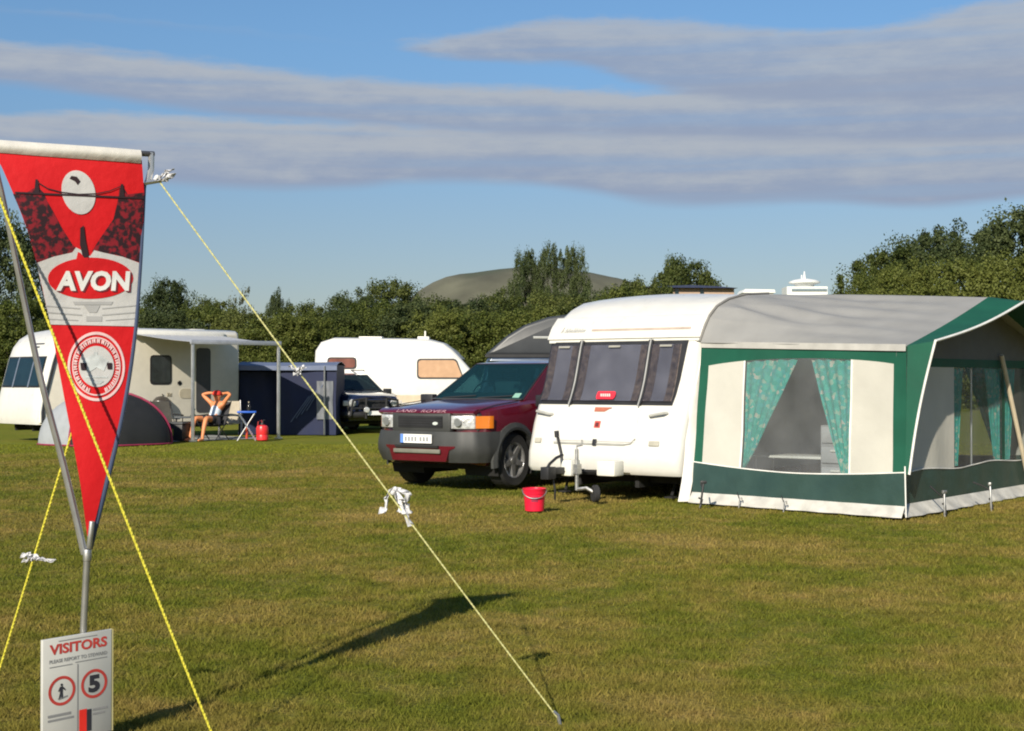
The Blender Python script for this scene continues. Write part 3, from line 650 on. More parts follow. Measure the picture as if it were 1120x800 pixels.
# --- cream caravan with the pull-out canopy
LX = Vector((-7.3, 39.3, 0)); rv = Vector((.7071, -.7071, 0)); bv = Vector((.7071, .7071, 0)); LL = 5.8; HW = 1.12
ca_loc = LX - bv * LL - rv * HW
cr_prof = [(.0, .40), (-.04, .55), (.02, .95), (.14, 1.4), (.30, 2.0), (.42, 2.3), (.58, 2.5), (.85, 2.66), (1.3, 2.74), (2, 2.77)]
mw_ = M('dark_window', (.022, .028, .03), .08, var=.3, spec=.7)  # plain dark window glass
ca, F2, fp2 = caravan('touring_caravan', 'cream caravan with pull-out canopy and a person sitting beside it', ca_loc, 45, LL, True, HW, cr_prof, 2.78, m_cream, m_white, zb=.40,
    sides=[(1, 1.05, 1.85, 1.40, 2.08, mw_, 'side_window', 0), (1, 3.05, 3.68, 1.36, 2.12, mw_, 'side_window', 0), (1, 4.42, 4.86, .62, 2.32, M('door_dark', (.05, .05, .055), .4), 'door', 0),
           (1, 3.92, 4.34, 1.0, 1.25, M('vent_beige', (.40, .36, .27), .6), 'vent', 0), (1, 3.55, 3.68, 1.06, 1.14, M('vent_beige2', (.40, .36, .27), .6), 'vent', 0),
           (1, 3.86, 3.98, 1.34, 1.46, m_black, 'socket_cover', 0), (1, 4.95, 5.4, 1.02, 1.2, M('vent_beige', (0,0,0)), 'vent', 0)])
b = MB(); fp2(b, -.98, .96, 1.30, 2.06, .014, 16, 10); w2 = b.build('front_window', m_black, ca, angle=60)
for xa, xb in ((-.94, -.44), (-.36, .36), (.44, .92)):
    b = MB(); fp2(b, xa, xb, 1.34, 2.02, .026, 4, 6); b.build('pane', m_glass_dark, w2, angle=60)
for x in (-.40, .40):
    b = MB(); fp2(b, x - .03, x + .03, 1.30, 2.05, .03, 2, 6); b.build('divider', m_alu, w2, angle=60)
b = MB()
for (x, w_) in ((.02, .5), (.1, .28)): fp2(b, x, x + w_, 2.36 - .08*(w_ < .4), 2.39 - .08*(w_ < .4), .012, 4, 1)
b.build('name_strip', m_black, ca, smooth=False)
b = MB(); pr = [(F2(z) - .015, z) for z in (.45, .7, 1.0, 1.3, 1.6, 1.9, 2.1, 2.3, 2.45, 2.58, 2.68)]
b.tube([(HW + .005, y + .09, z) for y, z in pr], .035, 8, 0); b.build('corner_trim', m_offwhite, ca)
b = MB(); b.tube([(HW + .012, y + .16, z) for y, z in pr], .022, 8, 0); b.build('corner_seal', m_black, ca)
b = MB(); b.tube([(HW + .01, 1.0, .95), (HW + .10, 1.05, 1.0), (HW + .10, 1.5, 1.06), (HW + .01, 1.55, 1.02)], .03, 6); b.build('grab_handle', M('brown_handle', (.16, .07, .05), .5), ca)
b = MB(); b.box((HW - .02, LL/2 + .2, 2.66), (.14, LL - 1.4, .13)); b.build('awning_rail', m_offwhite, ca, bevel=.03)
b = MB(); b.box((0, 3.0, 2.80), (.5, .5, .09)); b.box((.3, 4.9, 2.80), (.4, .4, .08)); b.build('roof_vent', m_offwhite, ca, bevel=.02)
b = MB(); b.tube([(.3, 1.1, 2.7), (.3, 1.1, 3.32)], .02, 6); b.tube([(-.15, 1.0, 3.28), (.75, 1.2, 3.28)], .014, 6); [b.tube([(x, 1.1 + x*.2 - .3, 3.28), (x, 1.1 + x*.2 + .3, 3.28)], .008, 4) for x in (-.1, .1, .3, .5, .7)]; b.build('tv_aerial', m_alu, ca)
# canopy: cassette, cloth, legs (parts of one pull-out awning, local x = along wall, y = out from wall)
cn = thing('canopy', 'pull-out grey canopy on two legs over the seated person', 'canopy', LX + rv * .02, 0)
cn.rotation_euler.z = math.atan2(bv.y, bv.x)      # local x = bv, local -y = rv
a0, a1, dep, zw, zf = -3.25, -.66, 2.66, 2.64, 2.40
b = MB(); b.box(((a0+a1)/2, -.06, zw + .03), (a1 - a0 + .1, .13, .14)); b.build('cassette', m_offwhite, cn, bevel=.02)
b = MB(); b.slab(lambda u, v: (a0 + (a1-a0)*u, -.1 - (dep-.1)*v, zw + (zf-zw)*v - .035*math.sin(math.pi*v) * (.6 + .4*math.sin(math.pi*u))), 12, 12, (0, 0, .006))
b.build('canopy_cloth', M('canopy_vinyl', (.50, .50, .50), .5, var=.05, bump=.15, bscale=6, trans=.06), cn)
b = MB(); b.box(((a0+a1)/2, -dep - .02, zf), (a1 - a0 + .06, .07, .11)); b.build('front_bar', M('grey_bar', (.38, .40, .45), .4, .3), cn, bevel=.012)
for a in (a0 + .05, a1 - .03):
    b = MB(); b.tube([(a, -dep, zf), (a, -dep, .0)], .045, 8); b.box((a, -dep, .02), (.14, .14, .04)); b.build('leg', m_alu, cn)
# --- white caravan at the back, front towards the right
bk_prof = [(.12, .45), (.06, .60), (.06, 1.0), (.22, 1.35), (.55, 1.75), (.88, 2.12), (1.08, 2.32), (1.35, 2.5), (1.8, 2.6), (2.4, 2.62)]
m_orange = M('orange_curtained_window', (.50, .31, .19), .25, var=.08)
m_brownw = M('brown_window', (.16, .06, .045), .2, var=.35, scale=3)
cw, F3, fp3 = caravan('touring_caravan', 'white caravan seen side-on with small brown and larger orange windows', P(536, 415, 44.5).to_2d().to_3d() + Vector((0, 0, .06)), -90 + 2, 5.2, False, 1.1, bk_prof, 2.64, m_white, m_white, zb=.45,
    sides=[(-1, .72, 2.12, 1.45, 2.05, m_orange, 'side_window', .22), (-1, 3.92, 4.80, 1.74, 2.10, m_brownw, 'side_window', 0)])
b = MB(); fp3(b, -.9, .9, 1.5, 2.05, .014, 12, 8); b.build('front_window', m_glass_dark, cw, angle=60)
b = MB(); b.box((-.2, 3.6, 2.68), (.5, .7, .10)); b.box((-.2, 2.0, 2.68), (.4, .35, .10)); b.tube([(-.3, 1.95, 2.7), (-.3, 1.95, 2.9)], .03, 6); b.build('roof_vent', m_offwhite, cw, bevel=.02)
b = MB(); b.slab(lambda u, v: (-1.106, .5 + 4.0*u, .75 + .22*v), 6, 2, (.004, 0, 0)); b.build('side_stripe', M('beige_stripe', (.55, .46, .33), .5), cw, smooth=False)
b = MB(); b.tube([(-.4, .6, .45), (0, -1.0, .45)], .035, 6); b.tube([(.4, .6, .45), (0, -1.0, .45)], .035, 6); b.box((0, -1.05, .47), (.12, .3, .1)); b.tube([(.15, -.6, .0), (.15, -.6, .7)], .03, 6); b.build('drawbar', m_black, cw)

# ------------------------------------------------------------------ four-wheel-drive cars
def bil(c, u, v):
    a = c[0].lerp(c[1], u); b_ = c[3].lerp(c[2], u); return a.lerp(b_, v)
def car(label, loc, yaw, paint, lower, K=1.0, freel=True, roof=1.78, glass=m_glass_dark):
    t = thing('parked_car', label, 'car', loc, -R(yaw)); t.scale = (K, K, K)
    HWc = .90
    # lower body: lofted cross-sections from the front (y=0) to the rear
    st = [(.02, .66, .44, .96), (.07, .77, .36, 1.02), (.20, .85, .32, 1.055), (.50, .885, .30, 1.095), (.95, .90, .29, 1.14), (1.25, .90, .29, 1.165), (1.9, .90, .29, 1.16), (3.2, .90, .29, 1.16), (4.15, .885, .32, 1.15), (4.33, .84, .40, 1.10), (4.37, .78, .46, 1.0)]
    def sec(y, hw, zb, zt):
        h = [(hw*.86, zb), (hw*.97, zb+.10), (hw, zb+.22), (hw, zt-.26), (hw*.985, zt-.14), (hw*.95, zt-.05), (hw*.87, zt), (hw*.45, zt+.022)]
        return [(x, y, z) for x, z in h] + [(-x, y, z) for x, z in h[::-1]]
    rows = [sec(*s_) for s_ in st]; n = len(rows[0]); b = MB()
    fs = [(i*n+k, i*n+(k+1) % n, (i+1)*n+(k+1) % n, (i+1)*n+k) for i in range(len(rows)-1) for k in range(n)] + [tuple(range(n)), tuple((len(rows)-1)*n+k for k in range(n))]
    b.add([v for r_ in rows for v in r_], fs)
    body = b.build('body', [paint, m_dark], t, angle=38)
    for wy in (.80, 3.42):
        cb = MB(); cb.lathe([(.42, -1.2), (.42, 1.2)], 32, 0, Matrix.Translation((0, wy, .36)) @ Matrix.Rotation(R(90), 4, 'Y')); boolean_cut(body, cb.build('cutter', m_dark, t))
    for p_ in body.data.polygons:
        if any(abs(math.hypot(p_.center.y - wy, p_.center.z - .36) - .42) < .012 for wy in (.80, 3.42)): p_.material_index = 1
    # cabin
    zb_, zt_ = 1.145, roof
    A = dict(fl=Vector((-.80, 1.13, zb_)), fr=Vector((.80, 1.13, zb_)), rr=Vector((.82, 4.27, zb_)), rl=Vector((-.82, 4.27, zb_)))
    B = dict(fl=Vector((-.65, 2.00, zt_-.05)), fr=Vector((.65, 2.00, zt_-.05)), rr=Vector((.66, 4.12, zt_-.04)), rl=Vector((-.66, 4.12, zt_-.04)))
    b = MB()
    def frame(q, holes):
        c = [A[q[0]], A[q[1]], B[q[1]], B[q[0]]]; us = [0] + [h for hh in holes for h in hh[:2]] + [1]; v0, v1 = holes[0][2], holes[0][3]
        def pc(u0, u1, a, e):
            if u1 - u0 > 1e-4 and e - a > 1e-4: b.grid(lambda u, v: bil(c, u0 + (u1-u0)*u, a + (e-a)*v), 2, 2)
        pc(0, 1, 0, v0); pc(0, 1, v1, 1)
        for k in range(0, len(us), 2): pc(us[k], us[k+1], v0, v1)
    sideh = [(.10, .42, .08, .90), (.45, .72, .08, .90), (.75, .96, .08, .90)]
    frame(('fl', 'fr'), [(.03, .97, .03, .96)]); frame(('fr', 'rr'), sideh); frame(('rl', 'fl'), [(1-h[1], 1-h[0], h[2], h[3]) for h in sideh[::-1]]); frame(('rr', 'rl'), [(.08, .92, .12, .88)])
    b.grid(lambda u, v: bil([B['fl'], B['fr'], B['rr'], B['rl']], u, v) + Vector((0, 0, .05 * (1 - (2*u-1)**4) * (1 - (2*v-1)**6))), 10, 10)
    cabin = b.build('cabin', paint, t, angle=30)
    def pane(nm, q, u0, u1, v0, v1, o=.012, mt=glass, par=None):
        c = [A[q[0]], A[q[1]], B[q[1]], B[q[0]]]; nrm = (c[1]-c[0]).cross(c[3]-c[0]).normalized()
        b = MB(); b.slab(lambda u, v: bil(c, u0+(u1-u0)*u, v0+(v1-v0)*v) + nrm*o, 4, 4, nrm * -.01)
        return b.build(nm, mt, par or cabin, smooth=False)
    ws = pane('windscreen', ('fl', 'fr'), .03, .97, .03, .96)
    pane('rear_window', ('rr', 'rl'), .08, .92, .12, .88)
    m_in = M('cabin_trim', (.04, .05, .055), .8, var=.2); m_seat = M('seat_cloth', (.13, .17, .18), .9, var=.15)
    b = MB(); b.box((0, 2.65, 1.172), (1.56, 3.1, .012)); b.slab(lambda u, v: (-.74 + 1.48*u, 1.22 + .45*v, 1.185 + .07*math.sin(math.pi*v)), 8, 6, (0, 0, -.02)); b.build('cabin_floor', m_in, cabin)
    for sx in (-.37, .37):
        b = MB(); b.slab(lambda u, v: (sx - .23 + .46*u, 2.25 + .16*v - .04*math.sin(math.pi*u), 1.14 + .30*v), 6, 6, (0, .10, 0)); b.slab(lambda u, v: (sx - .13 + .26*u, 2.43 + .02*v, 1.47 + .15*v), 4, 4, (0, .08, 0)); b.build('seat', m_seat, cabin, bevel=.01)
    b = MB(); b.box((0, 3.25, 1.30), (1.3, .12, .30)); b.build('rear_seat', m_seat, cabin, bevel=.03)
    b = MB(); b.lathe([(.19, -.012), (.205, 0), (.19, .012), (.175, 0), (.19, -.012)], 24, 0, Matrix.Translation((-.37, 1.80, 1.24)) @ Matrix.Rotation(R(65), 4, 'X'), closed=False); b.box((-.37, 1.80, 1.24), (.36, .02, .03)); b.build('steering_wheel', m_black, cabin)
    c_ = [A['fl'], A['fr'], B['fr'], B['fl']]; nf = (c_[1]-c_[0]).cross(c_[3]-c_[0]).normalized()
    b = MB(); p_ = bil(c_, .5, .90) - nf*.06; b.box(p_, (.24, .03, .07)); b.build('mirror', m_black, cabin, bevel=.01)
    for (u0, u1) in ((.12, .46), (.50, .86)):
        b = MB(); b.tube([bil(c_, u0, .0) + nf*.02, bil(c_, u0 + .02, .03) + nf*.03, bil(c_, u1, .10) + nf*.022], .009, 6); b.build('wiper', m_black, cabin)
    for (u0, u1, v0, v1) in ((.015, .985, .005, .035), (.015, .985, .95, .975), (.012, .034, .02, .97), (.966, .988, .02, .97)):
        b = MB(); b.slab(lambda u, v: bil(c_, u0+(u1-u0)*u, v0+(v1-v0)*v) + nf*.010, 2, 2, nf*-.012); b.build('windscreen_seal', m_black, cabin, smooth=False)
    if freel: pane('tax_disc', ('fl', 'fr'), .86, .93, .07, .18, .0145, M('tax_disc', (.25, .45, .36), .4), ws)
    for q in (('fr', 'rr'), ('rl', 'fl')):
        f = (lambda a_, c_: (a_, c_)) if q[0] == 'fr' else (lambda a_, c_: (1-c_, 1-a_))
        for (a_, c_) in ((.10, .42), (.45, .72), (.75, .96)): u0, u1 = f(a_, c_); pane('side_window', q, u0, u1, .08, .90)
    for sx in (-1, 1):
        b = MB(); b.box((sx*1.0, 1.33, 1.15), (.22, .12, .16)); b.tube([(sx*.85, 1.36, 1.10), (sx*.95, 1.34, 1.11)], .03, 6); b.build('wing_mirror', m_black, t, bevel=.03)
        if not freel: b = MB(); b.tube([(sx*.60, 2.1, zt_+.05), (sx*.60, 2.15, zt_+.085), (sx*.60, 3.9, zt_+.085), (sx*.60, 3.95, zt_+.05)], .018, 6); b.build('roof_rail', m_black, t)
        for wy in (.80, 3.42): wheel(t, sx*.775, wy, .37, .235, sx, .64)
    for sx in (-1, 1):
        for wy in (.80, 3.42):
            b = MB(); Q_ = [(.412*math.cos(math.pi*(k/14*1.3 - .15)), .412*math.sin(math.pi*(k/14*1.3 - .15))) for k in range(15)]
            for (p, q_) in zip(Q_, Q_[1:]):
                b.add([(sx*.35, wy+p[0], .36+p[1]), (sx*.89, wy+p[0], .36+p[1]), (sx*.89, wy+q_[0], .36+q_[1]), (sx*.35, wy+q_[0], .36+q_[1])], [(0,1,2,3)])
            b.add([(sx*.36, wy+p[0], .36+p[1]) for p in Q_], [tuple(range(15))]); b.build('wheel_well', m_dark, t, smooth=False)
    # wheel-arch flares and sills
    for sx in (-1, 1):
        for wy in (.80, 3.42):
            b = MB(); K_ = 16
            for k in range(K_):
                def P4(a, r_, x): return (sx*x, wy + r_*math.cos(a), .36 + r_*math.sin(a))
                a0_, a1_ = math.pi*(-.05 + 1.1*k/K_), math.pi*(-.05 + 1.1*(k+1)/K_)
                ring = [(.415, .72), (.415, .925), (.45, .93), (.51, .905), (.515, .87)]
                for (r0, x0), (r1, x1) in zip(ring, ring[1:]): b.add([P4(a0_, r0, x0), P4(a1_, r0, x0), P4(a1_, r1, x1), P4(a0_, r1, x1)], [(0,1,2,3)])
            b.build('wheel_arch', lower, t, angle=60)
        b = MB(); b.box((sx*.895, 2.11, .40), (.05, 1.72, .20)); b.build('sill', lower, t, bevel=.02)
        b = MB()
        for y in (1.42, 2.5, 3.4): b.box((sx*.899, y, .78), (.012, .012, .52))
        b.build('door_gap', m_dark, t, smooth=False)
    for sx in (-1, 1):
        b = MB(); b.tube([(sx*.775, .12, 1.035), (sx*.79, .5, 1.103), (sx*.80, 1.0, 1.152)], .006, 4); b.build('bonnet_seam', m_dark, t)
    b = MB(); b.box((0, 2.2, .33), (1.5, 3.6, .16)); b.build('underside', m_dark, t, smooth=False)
    # bumper wrapping the nose
    bp = [(-.895, .42), (-.88, .20), (-.80, .05), (-.64, -.055), (-.35, -.10), (.35, -.10), (.64, -.055), (.80, .05), (.88, .20), (.895, .42)]
    def bump(z0, z1, o, mt, nm, x0=0, x1=1, bulge=.03):
        def fn(u, v):
            f_ = (x0 + (x1-x0)*u) * (len(bp)-1); i = min(int(f_), len(bp)-2); k = f_-i
            x = bp[i][0] + (bp[i+1][0]-bp[i][0])*k; y = bp[i][1] + (bp[i+1][1]-bp[i][1])*k
            s_ = 1 + (o + bulge*math.sin(math.pi*min(1, max(0, v))) - .06*max(0, .3 - v)) / .92
            return (x*s_ if abs(x) > .3 else x, y - (o + bulge*math.sin(math.pi*v) - .10*max(0, .3-v)) * (1 if abs(x) < .86 else .3), z0 + (z1-z0)*v)
        b = MB(); b.slab(fn, 36, 8, (0, .05, 0)); return b.build(nm, mt, t, angle=50)
    if freel:
        bump(.36, .76, .0, lower, 'bumper')
        # grille surround and grille
        b = MB(); b.box((0, -.03, .88), (.98, .12, .26)); gs = b.build('grille_surround', lower, t, bevel=.03)
        b = MB(); b.box((0, -.085, .885), (.74, .03, .15))
        for k in range(4): b.box((0, -.103, .835 + .033*k), (.74, .012, .008))
        gr = b.build('grille', m_black, t, smooth=False)
        b = MB(); b.lathe([(.001, .012), (.04, .010), (.045, 0)], 20, 0, Matrix.Translation((.26, -.105, .865)) @ Matrix.Rotation(R(90), 4, 'X') @ Matrix.Diagonal((1, .5, 1, 1))); b.build('badge', M('silver_badge', (.55, .60, .57), .4), gr)
        b = MB(); b.slab(lambda u, v: (-.80 + 1.60*u, -.10 + .10*(abs(2*u-1))**3 + .10*v*v, 1.0 + .055*v), 20, 4, (0, .06, -.03)); b.build('bonnet_lip', paint, t)
        vs, fs, asp = text_mesh('LAND  ROVER', .01)
        b = MB(); b.add([(-.42 + .84*x, -.103 + .10*(abs((-.42+.84*x)/.8))**3 + .10*((.010+.032*y)/.055)**2 - .004, 1.010 + .032*y) for x, y in vs], fs); b.build('lettering', M('silver_letters', (.42, .24, .27), .4), t, smooth=False)
        b = MB(); b.box((-.02, -.155, .665), (.52, .012, .115)); pl = b.build('number_plate', M('white_plate', (.78, .78, .76), .4, var=.03), t, smooth=False)
        b = MB(); b.box((-.255, -.163, .665), (.05, .006, .113)); b.build('plate_band', M('plate_blue', (.12, .25, .65), .4), pl, smooth=False)
        b = MB()
        for k, x in enumerate((-.19, -.135, -.08, -.025, .06, .115, .17)): b.box((x, -.164, .662), (.032, .005, .055)); 
        b.build('plate_character', M('plate_grey', (.30, .31, .33), .5), pl, smooth=False)
        # red insert with slot
        def ins(u, v):
            z = .375 + .20*v; x = (-.52 + 1.04*u) * (.86 + .14*v + (.12 if v > .75 else 0)); return (x, -.165 + .02*(1-v) + .05*(abs(x)/.55)**4, z)
        b = MB(); b.slab(ins, 16, 8, (0, .08, 0)); iz = b.build('bumper_insert', paint, t)
        b = MB(); b.box((0, -.168, .505), (.78, .03, .055)); b.build('slot', M('slot_grey', (.16, .16, .13), .7), iz, bevel=.01)
        b = MB(); b.box((0, -.172, .565), (.72, .03, .03)); b.build('slot', m_dark, iz, smooth=False)
        for sx in (-1, 1):
            b = MB(); b.slab(lambda u, v: (sx*(.48 + .31*u), -.062 + .11*u*u, .80 + .17*v), 6, 4, (0, .05, 0)); b.build('headlight', m_lens, t, bevel=.008)
            b = MB(); b.slab(lambda u, v: (sx*(.797 + .10*u), .055 + .21*u, .805 + .16*v), 4, 4, (0, .05, 0)); b.build('indicator', m_amber, t)
            b = MB(); b.lathe([(.002, .0), (.05, .0), (.055, .02)], 20, 0, Matrix.Translation((sx*.60, -.060, .885)) @ Matrix.Rotation(R(90), 4, 'X')); b.build('reflector', m_alu, t)
            b = MB(); b.box((sx*.65, .14, .88), (.32, .10, .23)); b.build('lamp_housing', lower, t, bevel=.02)
            b = MB(); b.box((sx*.79, 4.38, 1.0), (.12, .06, .3)); b.build('tail_light', m_redlens, t, bevel=.01)
    else:
        bump(.42, .62, .03, m_black, 'bumper')
        b = MB(); b.box((0, -.035, .82), (.86, .08, .22))
        for k in range(5): b.box((-.36 + .18*k, -.08, .82), (.02, .02, .2))
        b.build('grille', m_black, t, smooth=False)
        b = MB(); r_ = .035
        for x in (-.30, .30): b.tube([(x, -.22, .42), (x, -.24, .98)], r_, 8)
        b.tube([(-.72, -.14, .50), (-.66, -.18, .92), (-.30, -.24, .98), (.30, -.24, .98), (.66, -.18, .92), (.72, -.14, .50)], r_, 8); b.tube([(-.68, -.2, .70), (.68, -.2, .70)], r_ * .8, 8)
        b.build('bull_bar', m_black, t)
        for sx in (-1, 1):
            b = MB(); b.lathe([(.002, .05), (.09, .04), (.11, 0)], 20, 0, Matrix.Translation((sx*.62, -.02, .84)) @ Matrix.Rotation(R(90), 4, 'X')); b.build('headlight', m_lens, t)
            b = MB(); b.box((sx*.80, .03, .84), (.14, .08, .14)); b.build('indicator', M('pale_lens', (.65, .6, .55), .2), t, bevel=.01)
            b = MB(); b.lathe([(.002, .06), (.07, .05), (.085, 0)], 20, 0, Matrix.Translation((sx*.30, -.27, .66)) @ Matrix.Rotation(R(90), 4, 'X')); b.build('spot_lamp', m_lens, t)
        b = MB(); b.box((0, -.22, .57), (.5, .01, .11)); b.build('number_plate', M('white_plate', (.78, .78, .76)), t, smooth=False)
    return t
m_wine = M('wine_red_paint', (.115, .006, .016), .22, .15, var=.06, coat=1.)
m_navy = M('navy_paint', (.012, .018, .05), .22, .2, var=.06, coat=1.)
m_clad = M('grey_cladding', (.040, .042, .041), .55, var=.12, bump=.15, bscale=150)
m_screen = glass_mat('teal_windscreen', (.012, .042, .050), .58, .04, (.62, .84, .86)); m_scr2 = glass_mat('grey_green_glass', (.02, .03, .03), .45, .04, (.6, .7, .7))
car('wine red four-wheel drive with dark grey bumper parked beside the white caravan', (-1.195, 20.05, 0), 35.5, m_wine, m_clad, 1.04, True, 1.72, glass=m_screen)
car('dark navy car with black bumper bar and round lamps behind the wine red one', (P(408, 415, 40.5).x, 40.5, 0), -28, m_navy, m_black, 1.0, False, 1.68, m_scr2)

# high-top camper van behind the wine red car
d = 29.0; q = lambda px: (px - 560) / FPX * d
van = thing('camper_van', 'dark camper van with tall sloping grey roof behind the wine red car', 'van', (q(531), d, 0), R(2))
m_vang = M('grey_hightop', (.036, .040, .046), .45, var=.15, scale=2, bump=.1, bscale=5); m_vanb = M('slate_blue_paint', (.05, .07, .11), .3, .2, coat=.8)
def sweep(nm, poly, w0, w1, mt, bev=.08):
    b = MB(); b.prism(poly, lambda p: (p[0], w0, p[1]), lambda p: (p[0], w1, p[1])); return b.build(nm, mt, van, bevel=bev, bseg=3)
vb = sweep('body', [(-.95, .35), (-1.05, .75), (-.85, 1.05), (-.12, 1.25), (.05, 1.95), (4.1, 1.95), (4.25, 1.3), (4.2, .35)], 0, 1.75, m_vanb)
sweep('high_roof', [(-.02, 1.975), (.12, 2.10), (.42, 2.36), (.78, 2.58), (1.25, 2.74), (1.7, 2.80), (3.6, 2.82), (4.05, 2.6), (4.15, 1.975)], .06, 1.69, m_vang, .12)
b = MB()
for (x0, x1) in ((.05, .95), (1.05, 2.4), (2.5, 3.9)): b = MB(); b.box(((x0+x1)/2, -.006, 1.62), (x1-x0, .012, .5)); b.build('side_window', m_glass_dark, van, smooth=False)
b = MB(); b.box((2.05, .03, 1.965), (4.1, .05, .06)); b.build('roof_seam', m_black, van, smooth=False)
b = MB(); b.box((1.5, .055, 2.33), (1.1, .02, .05)); b.build('roof_strip', M('pale_strip', (.3, .31, .3), .5), van, bevel=.008)
for y in (.12, 1.63):
    for x in (-.2, 3.3):
        bb_ = wheel(van, 0, 0, .33, .2, -1, .62); bb_.rotation_euler.z = R(90); bb_.location = (x, y, 0)
# ------------------------------------------------------------------ green and cream awning (same local frame as the caravan)
aw = thing('awning', 'green and cream caravan awning with grey roof, curtained windows and gabled porch', 'awning', C0, -R(YAW))
m_green = M('green_canvas', (.003, .082, .046), .7, var=.12, scale=3, bump=.25, bscale=5, trans=.06)
m_creamc = M('cream_canvas', (.53, .515, .455), .8, var=.06, scale=2, bump=.25, bscale=7, trans=.08)
m_roofc = M('grey_roof_canvas', (.285, .282, .27), .7, var=.08, scale=2.5, bump=.2, bscale=5, trans=.04)
m_skirt = M('dark_green_pvc', (.026, .056, .047), .4, var=.12, scale=4, bump=.35, bscale=7)
m_mud = M('white_mud_flap', (.50, .485, .44), .5, var=.2, scale=6, bump=.4, bscale=9)
m_pvc = glass_mat('awning_pane', (.36, .36, .36), .87, .12)
m_pipe = M('white_piping', (.75, .74, .70), .5)
m_gablec = M('shade_grey_canvas', (.12, .12, .115), .8, var=.1, bump=.2, bscale=6)  # gable cloth coloured darker than the roof for the shade under the hood
def curtain_mat():
    m = bpy.data.materials.new('teal_curtain'); m.use_nodes = True; nt = m.node_tree; b = nt.nodes['Principled BSDF']; b.inputs['Roughness'].default_value = .85
    tc = nt.nodes.new('ShaderNodeTexCoord'); vo = nt.nodes.new('ShaderNodeTexVoronoi'); vo.inputs['Scale'].default_value = 24
    nt.links.new(tc.outputs['Object'], vo.inputs['Vector']); sp = nt.nodes.new('ShaderNodeSeparateColor'); nt.links.new(vo.outputs['Color'], sp.inputs[0])
    r = nt.nodes.new('ShaderNodeValToRGB'); r.color_ramp.interpolation = 'CONSTANT'; e = r.color_ramp.elements
    e[0].position = 0; e[0].color = (.02, .42, .33, 1); e[1].position = .35; e[1].color = (.06, .52, .41, 1)
    for p_, c_ in ((.6, (.03, .46, .41, 1)), (.80, (.32, .55, .42, 1)), (.9, (.10, .44, .42, 1)), (.96, (.55, .58, .48, 1))): k = e.new(p_); k.color = c_
    nt.links.new(sp.outputs[0], r.inputs['Fac']); nt.links.new(r.outputs['Color'], b.inputs['Base Color'])
    t = nt.nodes.new('ShaderNodeBsdfTranslucent'); mx = nt.nodes.new('ShaderNodeMixShader'); mx.inputs[0].default_value = .3
    nt.links.new(r.outputs['Color'], t.inputs['Color']); nt.links.new(b.outputs[0], mx.inputs[1]); nt.links.new(t.outputs[0], mx.inputs[2]); nt.links.new(mx.outputs[0], nt.nodes['Material Output'].inputs['Surface'])
    return m
m_cur = curtain_mat()
YE = 4.75; YM = (YE - .2) / 2; ZE, ZP = 1.86, 2.50; XO = 4.2
